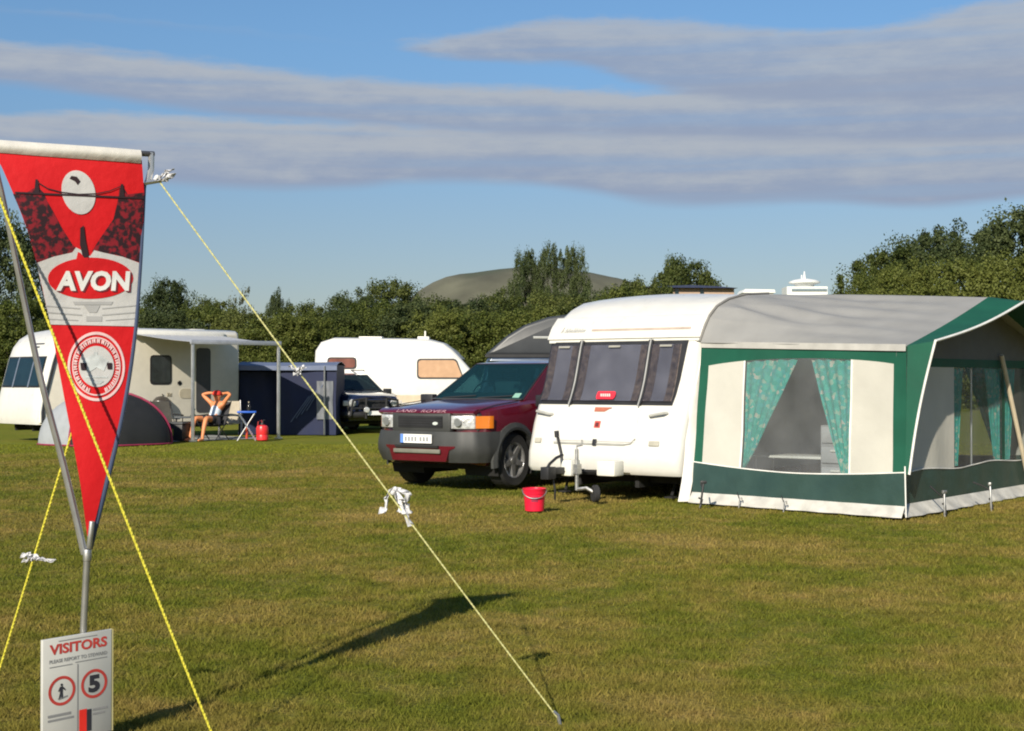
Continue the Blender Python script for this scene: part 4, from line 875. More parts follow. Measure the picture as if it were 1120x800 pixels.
def side_wall(ys, sgn, curtains=True):
    """one end wall; ys maps (u, zfrac) to y; sgn = outward y direction"""
    BL, TL, TR, BR = ys
    def S(u, z):
        zt = TL[2] + (TR[2] - TL[2]) * u; v = z / zt
        a = Vector(BL).lerp(Vector(BR), u); b_ = Vector(TL).lerp(Vector(TR), u); p = a.lerp(b_, v); p.z = z
        p.y += sgn * (.012 * math.sin(u * 17) * math.sin(v * 5) + .006 * math.sin((u * 9 + v * 6) * 2.2) * math.sin(math.pi * v) + .005 * math.sin((u * 14 - v * 11) * 1.7) * (1 - v)); return p
    ztop = lambda u: TL[2] + (TR[2] - TL[2]) * u
    st = lambda u: .49 - .07 * math.sin(math.pi * min(1, max(0, u)))
    ct = lambda u: 1.60 + .145 * math.sin(math.pi * min(1, max(0, (u + .03) / 1.05))) ** .5
    th = (0, -sgn * .004, 0)
    def reg(nm, u0, u1, lo, hi, mt, off=0., nu=10, nv=8, par=None, thick=None):
        def fn(a, v):
            u = (u0(v) if callable(u0) else u0) * (1 - a) + (u1(v) if callable(u1) else u1) * a
            z = lo(u) * (1 - v) + hi(u) * v; p = S(u, z); p.y += sgn * off; return p
        b = MB(); b.slab(fn, nu, nv, thick or th); return b.build(nm, mt, par or aw, angle=60)
    w0, w1 = (.241, .76)
    reg('frame_panel', 0, .045, st, ztop, m_green, nu=2); reg('frame_panel', .945, 1, st, ztop, m_green, nu=2)
    reg('frame_panel', .045, .945, ct, ztop, m_green, nu=24)
    reg('cream_panel', .045, w0, st, ct, m_creamc); reg('cream_panel', w1, .945, st, ct, m_creamc)
    reg('window_pane', w0, w1, st, ct, m_pvc, nu=16)
    for u_ in (w0, w1): reg('zip', u_ - .004, u_ + .004, st, ct, m_pipe, .006, 1, 6)
    reg('piping', 0, 1, lambda u: st(u) - .006, lambda u: st(u) + .006, m_pipe, .008, 24, 1)
    def fold(u0, u1, nm):
        def fn(a, v):
            u = u0(v) * (1-a) + u1(v) * a; lo, hi = st(u), ct(u); p = S(u, lo + (hi-lo)*v); p.y -= sgn * (.03 + .012 * math.sin(a * 26)); return p
        b = MB(); b.slab(fn, 40, 10, th); return b.build(nm, m_cur, aw, angle=80)
    fold(lambda v: w0 + .006, lambda v: w0 + .02 + (.48 - w0) * max(0, v) ** 1.0, 'curtain')
    fold(lambda v: w1 - .045 - (w1 - .61) * max(0, v) ** 1.0, lambda v: w1 - .006, 'curtain')
    reg('green_skirt', 0, 1, lambda u: .12, st, m_skirt, .004, 40, 6)
    def mud(a, v):
        u = a * 1.0; z = .12 * v; p = S(u, .12); p.z = z + .004; p.y += sgn * ((1-v) * .10 + .018 * math.sin(u * 41) * (1 - v)); return p
    b = MB(); b.slab(mud, 60, 4, (0, 0, .004)); b.build('mud_flap', m_mud, aw, angle=60)
    # hem of the roof along the eave
    def hem(a, v):
        p = S(a, ztop(a)); p.z += .02 - .075 * v + .0; p.y += sgn * (.02 + .01 * v); return p
    b = MB(); b.slab(hem, 24, 2, (0, -sgn*.006, 0)); b.build('roof_hem', M('pale_hem', (.42, .41, .38), .7), aw, angle=60)
    return S
S1 = side_wall(((1.34, .04, 0), (1.215, .50, 1.95), (XO, -.20, ZE), (XO, -.27, 0)), -1)
S2 = side_wall(((1.30, 5.05, 0), (1.215, 4.95, 1.95), (XO, YE, ZE), (XO, YE + .07, 0)), 1)
# roof: from the curved caravan rail to the gable at the front
rail = [(0, .47, 1.96), (.08, .56, 2.10), (.2, .70, 2.28), (.34, .90, 2.42), (.5, 1.2, 2.525), (.7, 1.65, 2.605), (1, 2.28, 2.645)]
def rail_pt(v):
    k = v if v <= 1 else 2 - v
    y = interp(k, [(a, b_) for a, b_, c in rail]); z = interp(k, [(a, c) for a, b_, c in rail])
    if v > 1: y = 2 * 2.28 + .30 * (1 - k) - (y) ; z = z
    return Vector((1.205, y, z))
def gable_pt(v, x=XO):
    k = v if v <= 1 else 2 - v
    return Vector((x, -.2 + (YE + .2) * v / 2, ZE + (ZP - ZE) * k - .02 * math.sin(math.pi * k)))
def roof(u, v):
    v2 = v * 2; p = rail_pt(v2).lerp(gable_pt(v2), u); k = v2 if v2 <= 1 else 2 - v2
    p.z -= .045 * math.sin(math.pi * u) * math.sin(math.pi * k)                       # slack cloth
    p.z += .034 * math.sin((k * 9 + u * 5.0)*2.3) * (1 - u) ** 1.2 * min(1, u * 9) * math.sin(math.pi * min(1, k * 1.1))  # tension folds from the rail
    p.z += .011 * math.sin(k * 34 + u * 9 + 2 * math.sin(u * 5)) * math.sin(math.pi * u) * min(1, k * 4)
    return p
b = MB(); b.slab(roof, 70, 160, (0, 0, -.005)); b.build('roof', m_roofc, aw, angle=70)
b = MB(); b.tube([rail_pt(k / 24) + Vector((.004, -.012, .012)) for k in range(0, 25)], .016, 6); b.build('rail_bead', M('grey_bead', (.22, .21, .19), .6), aw)
# porch overhang and wings
def over(u, v):
    g0 = gable_pt(v * 2); k = 2*v if v <= .5 else 2 - 2*v
    g1 = Vector((XO + .32 + .12 * k, g0.y, g0.z + .045 * (1 - k) - .07 * k - .03 * math.sin(math.pi * k))); return g0.lerp(g1, u) + Vector((0, 0, .006))
b = MB(); b.slab(over, 6, 40, (0, 0, -.005)); b.build('porch_hood', m_green, aw, angle=60)
b = MB(); b.tube([over(1, k / 30) for k in range(31)], .016, 6); b.build('piping', m_pipe, aw)
for (y0, yb) in ((-.2, -.265), (YE, YE + .065)):
    A_, B_, C_ = Vector((XO + .004, y0, ZE)), Vector(over(1, 0 if y0 < 0 else 1)), Vector((XO + .05, yb, .47))
    b = MB(); b.slab(lambda u, v: A_.lerp(Vector((XO + .004, yb, .47)), v).lerp(B_.lerp(C_, v) + Vector((-.03*math.sin(math.pi*v), 0, 0)), u), 6, 14, (0, .004 if y0 < 0 else -.004, 0)); b.build('porch_wing', m_green, aw, angle=60)
    b = MB(); b.tube([B_.lerp(C_, k / 12) + Vector((-.03*math.sin(math.pi*k/12), 0, 0)) for k in range(13)], .014, 6); b.build('piping', m_pipe, aw)
# front wall, set back under the hood
XF = 4.08
def fw_(nm, y0, y1, z0, z1, mt, off=0., nu=8, nv=6, th=(-.004, 0, 0)):
    g_ = lambda f, a: f(a) if callable(f) else f
    def fn(a, v):
        zz0, zz1 = g_(z0, y0 + (y1-y0)*a) if not callable(y0) else z0, g_(z1, y0 + (y1-y0)*a) if not callable(y0) else z1
        z = zz0 + (zz1 - zz0) * v; ya, yb_ = (y0(v), y1(v)) if callable(y0) else (y0, y1)
        return Vector((XF + off + .008 * math.sin((ya + (yb_-ya)*a) * 9), ya + (yb_-ya)*a, z))
    b = MB(); b.slab(fn, nu, nv, th); return b.build(nm, mt, aw, angle=60)
gz_ = lambda y: ZE + (ZP - ZE) * (1 - abs(y - YM) / (YE / 2 + .1)) - .03
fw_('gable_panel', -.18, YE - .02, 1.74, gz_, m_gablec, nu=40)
fw_('frame_panel', -.18, YE - .02, 1.64, 1.74, m_green, .003, 20, 2)
fw_('cream_panel', -.18, 1.45, .46, 1.64, m_creamc, 0, 14)
fw_('window_pane', 1.45, 3.05, .46, 1.64, m_pvc, 0, 10)
fw_('frame_panel', 3.05, 3.17, .46, 1.64, m_green, 0, 2)
fw_('window_pane', 3.17, 4.45, .46, 1.64, m_pvc, 0, 10)
fw_('frame_panel', 4.45, YE - .02, .46, 1.64, m_green, 0, 4)
def fcur(y0, y1):
    def fn(a, v):
        ya, yb_ = y0(v), y1(v); return Vector((XF - .03 + .012 * math.sin(a * 20), ya + (yb_-ya)*a, .47 + 1.16 * v))
    b = MB(); b.slab(fn, 30, 8, (-.004, 0, 0)); b.build('curtain', m_cur, aw, angle=80)
fcur(lambda v: 1.46, lambda v: 1.62 + .18 * v); fcur(lambda v: 2.86 - .32 * v, lambda v: 3.04)
fcur(lambda v: 3.18, lambda v: 3.40 + .2 * v); fcur(lambda v: 4.3 - .3 * v, lambda v: 4.44)
fw_('green_skirt', -.22, YE, .12, lambda y: .47 + .02 * math.sin(y * 3), m_skirt, .01, 40, 5)
fw_('piping', -.22, YE, lambda y: .464 + .02 * math.sin(y * 3), lambda y: .476 + .02 * math.sin(y * 3), m_pipe, .02, 40, 1)
def mudf(a, v): 
    y = -.26 + (YE + .33) * a; return Vector((XF + .02 + .13 * (1 - v) + .018 * math.sin(y * 13) * (1 - v), y, .004 + .118 * v))
b = MB(); b.slab(mudf, 60, 4, (0, 0, .004)); b.build('mud_flap', m_mud, aw, angle=60)
for (p0, p1, nm) in (((XF + .05, 2.92, 1.80), (XF + .10, 3.86, .02), 'porch_pole'), ((XO - .03, -.17, 1.84), (XO - .03, -.2, .02), 'corner_pole'), ((XO - .03, YE - .03, 1.84), (XO - .03, YE - .03, .02), 'corner_pole'), ((XF - .1, YM, 2.44), (XF - .1, YM, .02), 'centre_pole')):
    b = MB(); b.tube([p0, p1], .028 if nm == 'porch_pole' else .014, 8); b.build(nm, M('cream_pole', (.55, .47, .34), .5) if nm == 'porch_pole' else m_alu, aw)
b = MB(); b.tube([(XO + .02, -.31, .56), (XO + .04, -.33, .01)], .008, 6); b.build('corner_strap', m_pipe, aw)
# things inside the awning
loc = lambda x, y: C0 + RV * x + BV * y
tb = thing('folding_table', 'low white-topped table seen through the plastic window of the awning', 'table', loc(2.35, .85), -R(YAW))
b = MB(); b.box((0, 0, .56), (1.0, .55, .03)); b.build('tabletop', m_offwhite, tb, bevel=.008)
for sx in (-.44, .44):
    for sy in (-.22, .22):
        b = MB(); b.tube([(sx, sy, .55), (sx * 1.05, sy * 1.05, 0)], .013, 6); b.build('leg', m_alu, tb)
dr = thing('drawer_unit', 'tall pale stack of plastic drawers beside the table inside the awning', 'drawers', loc(3.05, .62), -R(YAW))
b = MB(); b.box((0, .02, .48), (.40, .36, .96)); b.build('cabinet', M('grey_drawer_frame', (.30, .30, .30), .5), dr, bevel=.01)
for k in range(4):
    b = MB(); b.box((0, -.17, .14 + .235 * k), (.36, .03, .19)); f_ = b.build('drawer', M('pale_drawer', (.42, .42, .42), .4), dr, bevel=.012)
    b = MB(); b.box((0, -.19, .19 + .235 * k), (.12, .02, .025)); b.build('handle', m_offwhite, f_, bevel=.006)
# pegs along the edge of the awning
pl = ['peg by the corner of the awning next to the caravan', 'peg in front of the awning window wall', 'upright peg just round the awning corner', 'upright peg in front of the porch wall']
for i, (px, py, hgt, tilt, dk) in enumerate([(765, 556, .30, .05, 1), (957, 564, .26, .03, 1), (1033, 563, .25, .02, 0), (1084, 557, .29, .02, 0)]):
    p = G(px, py); pg = thing('awning_peg', ('black-strapped ' if dk else 'grey steel ') + pl[i], 'peg', p, R(20 * i), 'pegs holding down the awning')
    b = MB(); b.tube([(0, 0, -.05), (tilt, .02, hgt)], .014, 6); b.box((tilt, .02, hgt), (.07, .03, .035)); b.build('stake', m_steel if not dk else m_black, pg, bevel=.004)
    b = MB(); b.tube([(tilt*.8, .02, hgt * .75), (.03, .10, hgt * .9), (.05, .22, .30)], .010, 6); b.tube([(.0, -.015, .0), (.035, .02, .10), (-.01, .02, .12)], .012, 6); b.build('rubber_loop', m_black if dk else m_rubber, pg)
for i, (x, y) in enumerate([(2.1, -.15), (2.75, -.28)]):
    p = loc(x, y); pg = thing('ground_peg', ['small peg under the middle of the awning window', 'small peg under the outer end of the awning window'][i], 'peg', p, 0, 'small pegs under the awning window')
    b = MB(); b.tube([(0, 0, -.04), (.01, 0, .10)], .008, 6); b.tube([(.01, 0, .10), (.035, .0, .105), (.04, 0, .07)], .008, 6); b.build('stake', m_steel, pg)
    b = MB(); b.tube([(.01, .005, .08), (.0, .12, .16)], .006, 6); b.build('elastic', m_black, pg)

# ------------------------------------------------------------------ red bucket
bp_ = G(584.5, 559.5)
bu = thing('bucket', 'bright red plastic bucket on the grass before the caravan drawbar', 'bucket', bp_)
m_bred = M('bucket_red', (.72, .012, .045), .35, var=.05)
b = MB(); b.lathe([(.095, .004), (.108, .012), (.122, .20), (.128, .205), (.132, .25), (.136, .255), (.136, .265), (.128, .266), (.118, .20), (.10, .02)], 32, 0, None, closed=False); b.lathe([(.10, .015), (.001, .015)], 32, 0, closed=False)
b.build('shell', m_bred, bu)
b = MB(); b.tube([(.136*math.cos(a), .136*math.sin(a) , .245 - .09*math.sin((a - math.pi))) for a in [math.pi + k*math.pi/14 for k in range(15)]], .006, 6); b.build('handle', m_steel, bu)
b = MB(); vs, fs, asp = text_mesh('SOFT', .02)
def cyl(x, z): a = -math.pi/2 + (x - .5) * 1.0; r_ = .1195 + .0006 + (z - .13) * .078; return (r_ * math.cos(a), r_ * math.sin(a), z)
b.slab(lambda u, v: cyl(.18 + .64*u, .115 + .06*v), 10, 1, (0, .002, 0)); b.build('label', M('faded_label', (.30, .02, .06), .5), bu)
# ------------------------------------------------------------------ pennant on its forked pole
TLf, TRf = Vector((-2.109, 5.90, 2.47)), Vector((-1.581, 6.20, 2.47)); APX = P(97, 592, 6.1)
BASE = G(90, 808); JOINT = P(96, 606, 6.1)
U = (TRf - TLf).normalized(); Wd = Vector((0, 0, -1)); NRM = U.cross(Vector((0, 0, 1))).normalized()
if NRM.y > 0: NRM = -NRM
EYE = Vector((0, 0, CAM_H))
def FPt(px, py, lay=0):
    """a measured point of the pennant: on its own plane (0.6 m wide, 1.6 m long), with the cloth's slack"""
    d = Vector(((px - 560) / FPX, 1, (415 - py) / FPX)); t = (TLf - EYE).dot(NRM) / d.dot(NRM); q = EYE + d * t
    u = (q - TLf).dot(U); w = TLf.z - q.z
    k = max(0, min(1, w / 1.6))
    bil_ = .006 * math.sin(w * 11 - u * 9) * (1 - k) + .026 * math.sin(w * 4.2 + u * 3) * (1 - k * .6) + .010 * math.sin(u * 14 + w * 2.2) * k
    return q + NRM * (bil_ + .0016 * lay)
pf = thing('pennant_stand', 'tall red and white AVON pennant on a silver forked pole', 'flag', BASE)
def L(p): return Vector(p) - BASE
m_fred = M('pennant_red', (.62, .002, .006), .7, var=.06, scale=4, bump=.2, bscale=16, trans=.12)
m_fwhite = M('pennant_white', (.58, .58, .57), .7, var=.05, scale=5, bump=.2, bscale=16, trans=.12)
def print_mat(name):
    m = bpy.data.materials.new(name); m.use_nodes = True; nt = m.node_tree; b = nt.nodes['Principled BSDF']; b.inputs['Roughness'].default_value = .75
    tc = nt.nodes.new('ShaderNodeTexCoord'); n = nt.nodes.new('ShaderNodeTexNoise'); n.inputs['Scale'].default_value = 42; n.inputs['Detail'].default_value = 3
    nt.links.new(tc.outputs['Object'], n.inputs['Vector']); r = nt.nodes.new('ShaderNodeValToRGB'); r.color_ramp.interpolation = 'LINEAR'
    r.color_ramp.elements[0].position = .46; r.color_ramp.elements[0].color = (.018, .002, .006, 1); r.color_ramp.elements[1].position = .60; r.color_ramp.elements[1].color = (.22, .003, .012, 1)
    nt.links.new(n.outputs['Fac'], r.inputs['Fac']); nt.links.new(r.outputs['Color'], b.inputs['Base Color']); return m
m_print = print_mat('dark_cliff_print'); m_pblack = M('print_black', (.02, .006, .01), .7); m_pgrey = M('print_grey', (.36, .36, .36), .7); m_ppink = M('print_pale', (.72, .50, .50), .7, var=.1, scale=30)
m_plight = M('print_light', (.50, .53, .53), .7, var=.25, scale=24)
def tri_fill(poly, maxlen):
    """fill a polygon with small triangles so that it can follow the cloth"""
    bm = bmesh.new(); vs = [bm.verts.new((p[0], p[1], 0)) for p in poly]; bm.faces.new(vs)
    bmesh.ops.triangulate(bm, faces=bm.faces)
    for _ in range(7):
        es = [e for e in bm.edges if e.calc_length() > maxlen]
        if not es: break
        bmesh.ops.subdivide_edges(bm, edges=es, cuts=1); bmesh.ops.triangulate(bm, faces=bm.faces)
    bm.verts.index_update(); out = ([(v.co.x, v.co.y) for v in bm.verts], [tuple(v.index for v in f.verts) for f in bm.faces]); bm.free(); return out
def flag_piece(nm, polys, mt, lay, parent, maxlen=14):
    b = MB()
    for pl_ in polys:
        vs, fs = tri_fill(pl_, maxlen); b.add([L(FPt(x, y, lay)) for x, y in vs], fs)
    return b.build(nm, mt, parent)
def ell(cx, cy, rx, ry, n=36, sk=0, a0=0, a1=2*math.pi):
    return [(cx + rx*math.cos(a0 + (a1-a0)*k/n) + sk*math.sin(a0 + (a1-a0)*k/n), cy + ry*math.sin(a0 + (a1-a0)*k/n)) for k in range(n if a1-a0 > 6.2 else n+1)]
left_edge = [(-12,160),(0,183),(15,219),(30,257),(39,287),(48,322),(56,354),(64,396),(72,441),(80,486),(87,528),(92,565),(95,586)]
right_edge = [(99,586),(105,564),(118,510),(129,467),(139,426),(147,366),(151,322),(154.5,287),(156.5,240),(156,210),(152.5,176)]
cloth = flag_piece('pennant', [left_edge + right_edge], m_fred, 0, pf, 10)
flag_piece('gorge_print', [[(12,213),(26,212),(36,206),(40,206),(46,212),(49,220),(56,232),(66,250),(78,268),(88,276),(62,281),(39,287),(30,257),(22,236)],
                           [(156.2,211),(138,213),(133,205),(129,206),(127,222),(123,240),(112,256),(104,268),(100,275),(128,279),(154,287),(155.5,250)]], m_print, 1, cloth)
flag_piece('moon', [ell(84, 211, 18.5, 24, 36, 3)], m_fwhite, 2, cloth)
flag_piece('bridge_print', [[(14,210.6),(156,216.3),(156,218.2),(14,212.6)], [(36.5,197),(39,197),(41,212),(35,212)], [(130,202),(132.5,202),(134.5,217),(128.5,217)],
        [(38,199),(50,206.5),(66,210.5),(84,212.5),(104,211.8),(118,209),(131,203.5),(131,204.6),(118,210.2),(104,213),(84,213.7),(66,211.8),(50,207.8),(38,200.5)],
        [(76,193),(82,194),(86,199),(83,203),(80,199),(74,196)], [(86,250),(90,247),(92,262),(96,280),(97,288),(91,287),(86,268)]], m_pblack, 3, cloth)
flag_piece('bow_print', [[(39,288),(58,281),(78,276.5),(82,271),(88,274),(93,281),(98,280),(102,274),(112,276.5),(134,281),(154.4,288),(153,310),(151,326),(148,357),(56,355),(47,318)]], m_fwhite, 2, cloth)
flag_piece('red_oval', [ell(99, 304.5, 47, 22.5, 44)], m_fred, 3, cloth)
flag_piece('red_oval', [[(84,276),(87,277),(93,285),(103,283),(106,286),(92,290),(82,286)]], m_fred, 3.2, cloth)
vs, fs, asp = text_mesh('AVON', .045)
b = MB(); b.add([L(FPt(61 + 80*x + 1.5*y, 318.5 - 22*y - .0*x, 5)) for x, y in vs], fs); b.build('avon_lettering', M('letter_white', (.72, .72, .70), .6), cloth, smooth=False)
b = MB(); b.add([L(FPt(63 + 80*x + 1.5*y, 320 - 22*y, 4.3)) for x, y in vs], fs); b.build('letter_shadow', M('letter_shade', (.16, .02, .03), .6), cloth, smooth=False)
flag_piece('bow_lines', [[(50,334),(88,337),(88,338.2),(50,335.3)], [(112,337),(150,333.5),(150,334.7),(112,338.2)], [(52,341),(90,344),(90,345.4),(52,342.4)], [(112,344),(149,341),(149,342.4),(112,345.4)],
        [(54,348.5),(86,350),(86,351),(54,349.5)], [(116,350),(148,348),(148,349),(116,351)], [(95,346),(112,346),(112,351.5),(95,351.5)], [(80,330),(124,330),(122,333.5),(82,333.5)], [(92,334),(110,334),(106,342),(98,342)]], m_pgrey, 3, cloth)
def ring(cx, cy, rx, ry, w_, n=48):
    return [[(cx + r_*math.cos(t), cy + r_*ry/rx*math.sin(t)) for r_, t in ((rx, a0), (rx, a1), (rx-w_, a1), (rx-w_, a0))] for a0, a1 in ((2*math.pi*k/n, 2*math.pi*(k+1)/n) for k in range(n))]
ex, ey = 106.0, 401.0
flag_piece('emblem_ring', ring(ex, ey, 31.5, 38, 2.6) + ring(ex, ey, 26.6, 32.2, 1.3), m_ppink, 2, cloth)
flag_piece('emblem_disc', [ell(ex, ey, 19.5, 22.5, 36)], m_fwhite, 2, cloth)
let = []
for k in range(26):
    a = -math.pi*.5 + (k - 12.5) * .215
    if abs(a - math.pi*.5) < .35 or abs(a + 1.5*math.pi) < .35: continue
    rr = random.Random(k); w_ = .055 + .03*rr.random()
    for (r0, r1, da) in ((21.3, 25.0, -w_), (21.3, 25.0, w_*.5), (23.6 - 2*rr.random(), 24.9, 0)):
        let.append([(ex + r0*math.cos(a+da-.02), ey + r0*1.21*math.sin(a+da-.02)), (ex + r1*math.cos(a+da-.02), ey + r1*1.21*math.sin(a+da-.02)), (ex + r1*math.cos(a+da+.035), ey + r1*1.21*math.sin(a+da+.035)), (ex + r0*math.cos(a+da+.035), ey + r0*1.21*math.sin(a+da+.035))])
flag_piece('emblem_lettering', let, m_ppink, 2.4, cloth)
flag_piece('emblem_print', [[(88,397),(95,397),(95,405),(89,405)], [(117,397),(123,397),(123,404),(118,404)]], m_pblack, 4, cloth)
flag_piece('emblem_figure', [[(103,385),(107,385),(107,389),(103,389)], [(92,394),(101,388),(111,389),(119,395),(114,406),(106,402),(97,408)], [(94,412),(118,412),(118,413.5),(94,413.5)], [(97,417),(114,417),(110,420),(101,420)]], m_plight, 3, cloth)
# sleeve with its crossbar, bracket, arms, joint, pole
b = MB(); sl_ = [(-14,159.5),(40,163.2),(100,168),(151,172)]
pts = [L(FPt(x, y, 0)) + NRM * .0 for x, y in sl_]
b.slab(lambda u, v: L(FPt(-14 + 165*u, 152 + 13.2*u + 14.5*v, 0)) + NRM * (.016 * math.sin(math.pi * v) + .004) , 24, 8, -NRM * .004)
b.slab(lambda u, v: L(FPt(-14 + 165*u, 152 + 13.2*u + 14.5*v, 0)) - NRM * (.016 * math.sin(math.pi * v) + .004) , 24, 8, NRM * .004)
b.build('sleeve', M('sleeve_white', (.62, .60, .55), .6, var=.08, scale=8, bump=.3, bscale=12, trans=.1), pf)
br = [P(148, 167.5, 6.19), P(168, 168.5, 6.23)]
b = MB(); b.tube([L(P(-16, 156, 5.89)), L(br[0]), L(br[1])], .012, 8); b.build('crossbar', M('dark_grey_tube', (.10, .10, .105), .4, .6), pf)
b = MB(); b.tube([L(P(165, 167, 6.225)), L(P(164.5, 186, 6.225)), L(P(161, 200, 6.22))], .014, 8); b.tube([L(P(158, 200, 6.21)), L(P(176, 197, 6.24))], .010, 8); b.build('bracket', m_alu, pf)
m_pole = M('pole_silver', (.42, .42, .41), .32, .75, var=.12, scale=10)
def curve(pts, n=24):
    out = []
    for i in range(n + 1):
        f = i / n * (len(pts) - 1); k = min(int(f), len(pts) - 2); t = f - k
        p0, p1, p2, p3 = pts[max(k-1, 0)], pts[k], pts[k+1], pts[min(k+2, len(pts)-1)]
        out.append(.5 * ((2*p1) + (p2-p0)*t + (2*p0-5*p1+4*p2-p3)*t*t + (3*p1-p0-3*p2+p3)*t**3))
    return out
b = MB(); la = curve([L(P(-14, 158, 5.92)), L(P(0, 205, 5.97)), L(P(22, 310, 6.03)), L(P(46, 420, 6.07)), L(P(70, 510, 6.10)), L(P(93, 606, 6.11))]); b.tube(la, [.010 + .005*k/24 for k in range(25)], 10); b.build('arm', m_pole, pf)
b = MB(); ra = curve([L(P(158, 200, 6.23)), L(P(153.5, 290, 6.21)), L(P(147, 372, 6.19)), L(P(135, 450, 6.16)), L(P(118, 525, 6.13)), L(P(99, 600, 6.11))]); b.tube(ra, [.006 + .005*k/24 for k in range(25)], 10); b.build('arm', M('arm_dark_blue', (.05, .07, .13), .4, .3), pf)
b = MB(); b.tube([L(JOINT) + Vector((0, 0, -.03)), L(JOINT) + Vector((0, 0, .02))], .018, 12); b.tube([L(P(98, 600, 6.09)), L(P(101, 570, 6.08))], .012, 8); b.build('joint', m_steel, pf, bevel=.004)
b = MB(); b.tube([L(JOINT), L(P(92, 690, 6.1)), Vector((0, 0, -.1))], .0145, 12); b.build('pole', m_pole, pf)

# ------------------------------------------------------------------ guy ropes with their pegs and tied strips
def rope_mat(nm, c0, c1):
    m = bpy.data.materials.new(nm); m.use_nodes = True; nt = m.node_tree; b = nt.nodes['Principled BSDF']; b.inputs['Roughness'].default_value = .7
    tc = nt.nodes.new('ShaderNodeTexCoord'); wv = nt.nodes.new('ShaderNodeTexWave'); wv.wave_type = 'BANDS'; wv.bands_direction = 'Z'; wv.inputs['Scale'].default_value = 9; wv.inputs['Distortion'].default_value = 3
    nt.links.new(tc.outputs['Object'], wv.inputs['Vector']); r = nt.nodes.new('ShaderNodeValToRGB')
    r.color_ramp.elements[0].position = .18; r.color_ramp.elements[0].color = c0 + (1,); r.color_ramp.elements[1].position = .40; r.color_ramp.elements[1].color = c1 + (1,)
    nt.links.new(wv.outputs['Fac'], r.inputs['Fac']); nt.links.new(r.outputs['Color'], b.inputs['Base Color']); return m
m_rope = rope_mat('yellow_rope', (.50, .45, .03), (.62, .56, .05)); m_rope2 = rope_mat('pale_yellow_rope', (.46, .45, .18), (.58, .56, .25))
def rope(label, p0, p1, rad, sag=.012, mt=None):
    t = thing('guy_rope', label, 'rope', p1, 0, 'yellow guy ropes of the pennant')
    p0 = Vector(p0) - p1; n = 60; b = MB()
    # two strands twisted round each other
    ax_ = (-p0).normalized(); s1 = ax_.cross(Vector((0, 0, 1))).normalized(); s2 = ax_.cross(s1); ln = p0.length
    nn = int(ln / .008)
    for ph in (0, math.pi):
        b.tube([p0 * (1 - k/nn) + Vector((0, 0, -sag * 4 * (k/nn) * (1 - k/nn))) + (s1*math.cos(k*1.4 + ph) + s2*math.sin(k*1.4 + ph)) * rad * .36 for k in range(nn + 1)], rad * .68, 6)
    b.build('cord', mt or m_rope, t)
    b = MB(); b.tube([(-.02, 0, .03), (.0, 0, .015), (.03, .01, -.12)], .008, 6); b.build('peg', m_steel, t)
    return t
BR_ = P(172, 196, 6.235)
rope('yellow guy rope from the bracket down to the open grass in front of the caravan', BR_, G(610, 785), .0040, mt=m_rope2)
rope('thick yellow guy rope crossing in front of the pennant', P(-20, 168, 5.86), G(238, 815), .0062)
rope('yellow guy rope reaching the grass behind the visitors sign', P(160, 199, 6.235), G(-18, 792), .0050)
m_tie = M('white_tie_cloth', (.70, .70, .72), .7, var=.06, bump=.3, bscale=30, trans=.2)
def strip(b, pts, w_, tw):
    pts = [Vector(p) for p in pts]; n = len(pts) - 1
    def fn(u, v):
        f = v * n; k = min(int(f), n - 1); p = pts[k].lerp(pts[k+1], f - k); a = tw + v * 2.2; e_ = Vector((math.cos(a), math.sin(a) * .6, .25)) * (w_ * (u - .5) * (1 + .35 * math.sin(v * 9 + tw * 5))); return p + e_ + Vector((.006 * math.sin(u * 7 + v * 13 + tw), .009 * math.sin(u * 9 + v * 17 + tw * 3), .006 * math.sin(v * 21 + u * 4)))
    b.slab(fn, 8, 26, (0, .002, .001))
def tie(name, label, base, parts, knot, grp=None):
    t = thing(name, label, 'cloth strip', base, 0, 'white strips tied to the guy ropes'); b = MB()
    for k, (pts, w_, tw) in enumerate(parts): b = MB(); strip(b, pts, w_, tw); b.build('tail', m_tie, t, angle=80)
    b = MB(); T = Matrix.Rotation(.6, 4, 'Y') @ Matrix.Diagonal((.55, .5, .75, 1))
    b.lathe([(knot*.45, -knot), (knot*.8, -knot*.6), (knot*.7, 0), (knot*.85, knot*.5), (knot*.5, knot)], 9, 0, T, closed=True); b.build('knot', m_tie, t, angle=60)
s_ = 6.387 / FPX; kA = P(431, 537, 6.385)
tie('tied_strip', 'white cloth strip hanging from the rope in front of the caravan', kA,
    [([(0,0,.01), (-8*s_,0,-8*s_), (-9*s_,.01,-20*s_), (-15*s_,0,-24*s_)], .042, .3), ([(0,0,.01), (8*s_,0,-8*s_), (14*s_,.02,-16*s_), (10*s_,0,-24*s_)], .05, 1.1), ([(0,0,0), (8*s_,0,-14*s_), (14*s_,0,-26*s_), (17*s_,.01,-38*s_)], .040, .6), ([(0,0,.01), (9*s_,0,0), (16*s_,0,-4*s_), (12*s_, 0, -12*s_)], .035, 2.0)], .026)
s2_ = 6.3 / FPX; kC = P(38, 610, 6.316)
tie('tied_strip', 'white cloth strip fluttering sideways on the rope behind the sign', kC,
    [([(0,0,0), (-6*s2_,0,4*s2_), (-13*s2_,0,1*s2_)], .032, .2), ([(0,0,0), (8*s2_,0,-2*s2_), (17*s2_,.01,-3*s2_)], .030, 1.3), ([(0,0,0), (-4*s2_,0,-2*s2_), (-12*s2_,0,-4*s2_)], .02, .8)], .016)
s3_ = 6.25 / FPX
